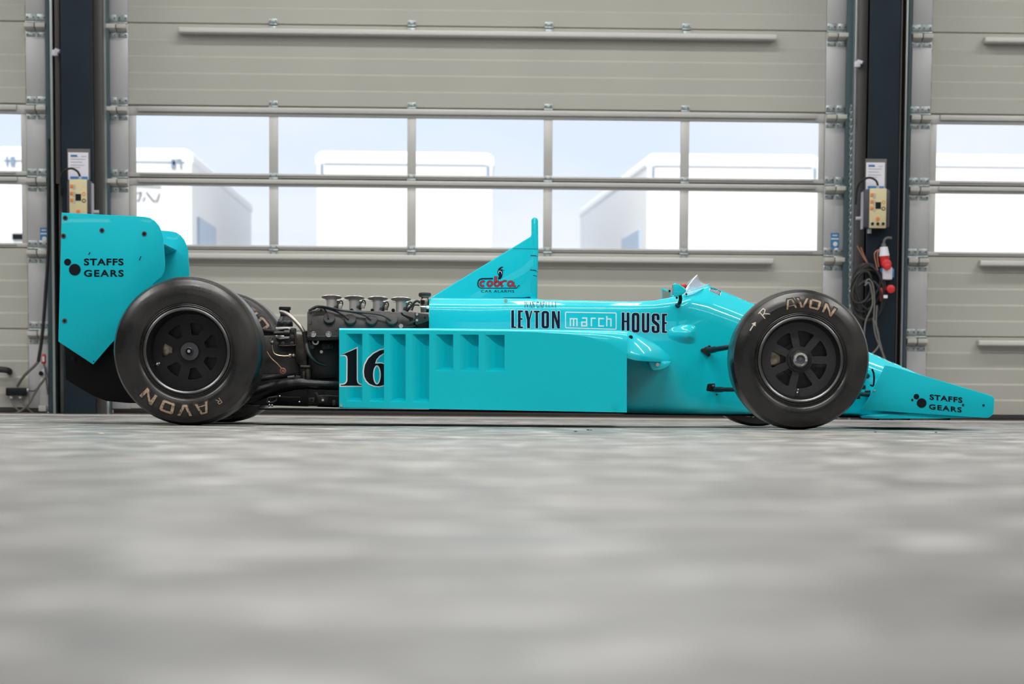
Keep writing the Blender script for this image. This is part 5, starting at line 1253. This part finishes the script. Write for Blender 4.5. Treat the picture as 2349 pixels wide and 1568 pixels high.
lb = build(MB().box(G_(1628, 0, YC-.26).x, G_(1651, 0, YC-.26).x, YC-.268, YC-.25, at(1640, 897.5, YC-.26).z, at(1640, 879, YC-.26).z), 'wishbone_pocket', M['ink'], car, bevel=.004)
build(MB().ball(at(1636, 885, YC-.27), .007).ball(at(1641, 892, YC-.275), .009).ball(at(1648, 894, YC-.28), .007), 'rod_end', M['hubgrey'], lb)
build(MB().tube([at(2000, 846, 12.9), at(2004, 855, 12.9), at(2005, 870, 12.9), at(2003, 884, 12.9), at(1996, 882, 12.9)], .0045, 8), 'front_brake_line', M['ink'], car)
build(MB().box(at(1988, 0, 12.9).x, at(2000, 0, 12.9).x, 12.88, 12.95, at(2000, 893, 12.9).z, at(2000, 883, 12.9).z).cyl(at(1984, 897, 12.88), at(1997, 897, 12.88), .006, 10).box(at(1980, 0, 12.9).x, at(1989, 0, 12.9).x, 12.9, 12.95, at(1985, 915, 12.9).z, at(1985, 905, 12.9).z), 'steering_joint', M['black'], car, bevel=.003)

# ---------------- mirrors, screen, small red button
def mirror(dy, near):
    Y = YC+dy
    pts = [(1543, 652), (1547, 650), (1557, 653.5), (1568, 660), (1572.5, 665), (1571, 671), (1562, 677), (1546, 681), (1543.5, 678)]
    if near:
        md = build(MB().prism(XZ(pts, Y), Y-.045, Y+.03), 'wing_mirror', M['cyan'], car, bevel=.012, bseg=3)
        build(MB().tube([at(1560, 677, Y), at(1561, 686, Y), at(1559, 694, Y), at(1555, 699, Y+.05)], .0085, 10), 'mirror_stem', M['ink'], md)
        build(MB().ball(at(1554.3, 701, Y+.08), .0135, 1, .7, 1).cyl(at(1554.3, 701, Y+.07), at(1554.3, 701, Y+.12), .008), 'mirror_mount', M['rubber2'], md)
        build(MB().prism(XZ([(1543, 654), (1541.5, 655), (1542, 677), (1544, 678)], Y), Y-.035, Y+.02), 'mirror_glass', M['mirror'], md)
    else:
        a = [(1517.5, 661), (1520, 660), (1541, 671), (1546, 676), (1540, 690), (1519, 690)]
        md = build(MB().prism(XZ(a, Y), Y-.035, Y+.05), 'wing_mirror', M['cyan'], car, bevel=.006)
        build(MB().prism(XZ([(1520.5, 664), (1537, 671.5), (1537, 686), (1520.5, 688)], Y-.036), Y-.042, Y-.036), 'mirror_glass', mat('tan_mirror_reflection', (.42, .37, .30), .25, .6), md)
        build(MB().bolt(*at(1536, 667, Y-.036), .006), 'mirror_screw', M['ink'], md)
mirror(-.36, True); mirror(.36, False)
for (u, v) in ((1552.5, 682.5),): build(MB().bolt(*at(u, v, YC-.29), .006), 'body_screw', M['ink'], car)
rb = build(MB().ball(at(1568.5, 657.5, YC+.1), .0165), 'red_button', M['redp'], car)
build(MB().cyl(at(1568.5, 659, YC+.1), at(1568.5, 680, YC+.1), .008, 10), 'button_post', M['ink'], rb)
# wrap-round screen: base line on the scuttle, top edge rising to the tip
bs = [(-.262, 1571.5, 678), (-.245, 1581, 677.8), (-.225, 1596, 672), (-.20, 1609, 664.5), (-.12, 1621, 656), (0, 1628, 651)]
tpq = [(-.225, 1570.5, 674), (-.205, 1571, 669), (-.165, 1577, 658), (-.11, 1586, 646), (-.05, 1594, 636.5), (0, 1599, 631.5)]
R1 = []
for side in (1, -1):
    seq = range(6) if side == 1 else range(4, -1, -1)
    for i in seq:
        (ya, ua, va), (yb_, ub, vb2) = bs[i], tpq[i]
        A = at(ua, va, YC+ya); B = at(ub, vb2, YC+yb_)
        A.y = YC+ya*side; B.y = YC+yb_*side
        row = []
        for k in range(9):
            t = k/8; p = A.lerp(B, t); p.z -= .018*sin(pi*t)*(i/5 if True else 1); p.x -= .004*sin(pi*t)
            row.append(p)
        R1.append(row)
mb = MB(); n = len(R1)
mb.add([p for r in R1 for p in r], [(i*9+k, (i+1)*9+k, (i+1)*9+k+1, i*9+k+1) for i in range(n-1) for k in range(8)])
ws_ = build(mb, 'windscreen', M['screen'], car, ang=60, solid=.004)
build(MB().tube([r[8] for r in R1], .0032, 8, 2), 'screen_edge', M['white'], ws_)
build(MB().tube([r[0]+Vector((0, -.002, 0)) for r in R1], .0018, 6, 2), 'screen_seam', M['cyan_matt'], ws_)
build(MB().bolt(*at(1574.5, 674.5, YC-.235), .0055), 'screen_screw', M['ink'], ws_)

# little bits of grit on the floor
for (u, v, s) in ((232, 996, .008), (640, 998, .005), (1320, 990, .006), (1349, 983, .006), (1356, 983, .004), (2147, 992, .005), (2008, 991, .005)):
    d = ray(u, v); t = -CAMP.z/d.z; p = CAMP+d*t
    if p.y > 11.9 or p.y < 3: p = Vector((p.x*11.5/p.y, 11.5, 0))
    mb = MB().ball((p.x, p.y, s*.3), s, 1.3, .8, .35, 7, 4)
    o = build(mb, 'paint_flake' if u < 700 else 'leaf_crumb', M['offwhite'] if u < 700 else mat('green_crumb', (.03, .05, .015), .8))
    tag(o, {232: 'pale flake on the floor in front of the rear wheel', 640: 'tiny pale flake on the floor ahead of the rear wheel', 1320: 'dark crumb on the floor in front of the louvred side panel', 1349: 'green crumb on the floor below the side panel',
            1356: 'smaller green crumb beside the other green crumb', 2147: 'dark crumb on the floor below the front wing', 2008: 'dark crumb on the floor just ahead of the front wheel'}[u], 'debris', 'crumbs on the floor')
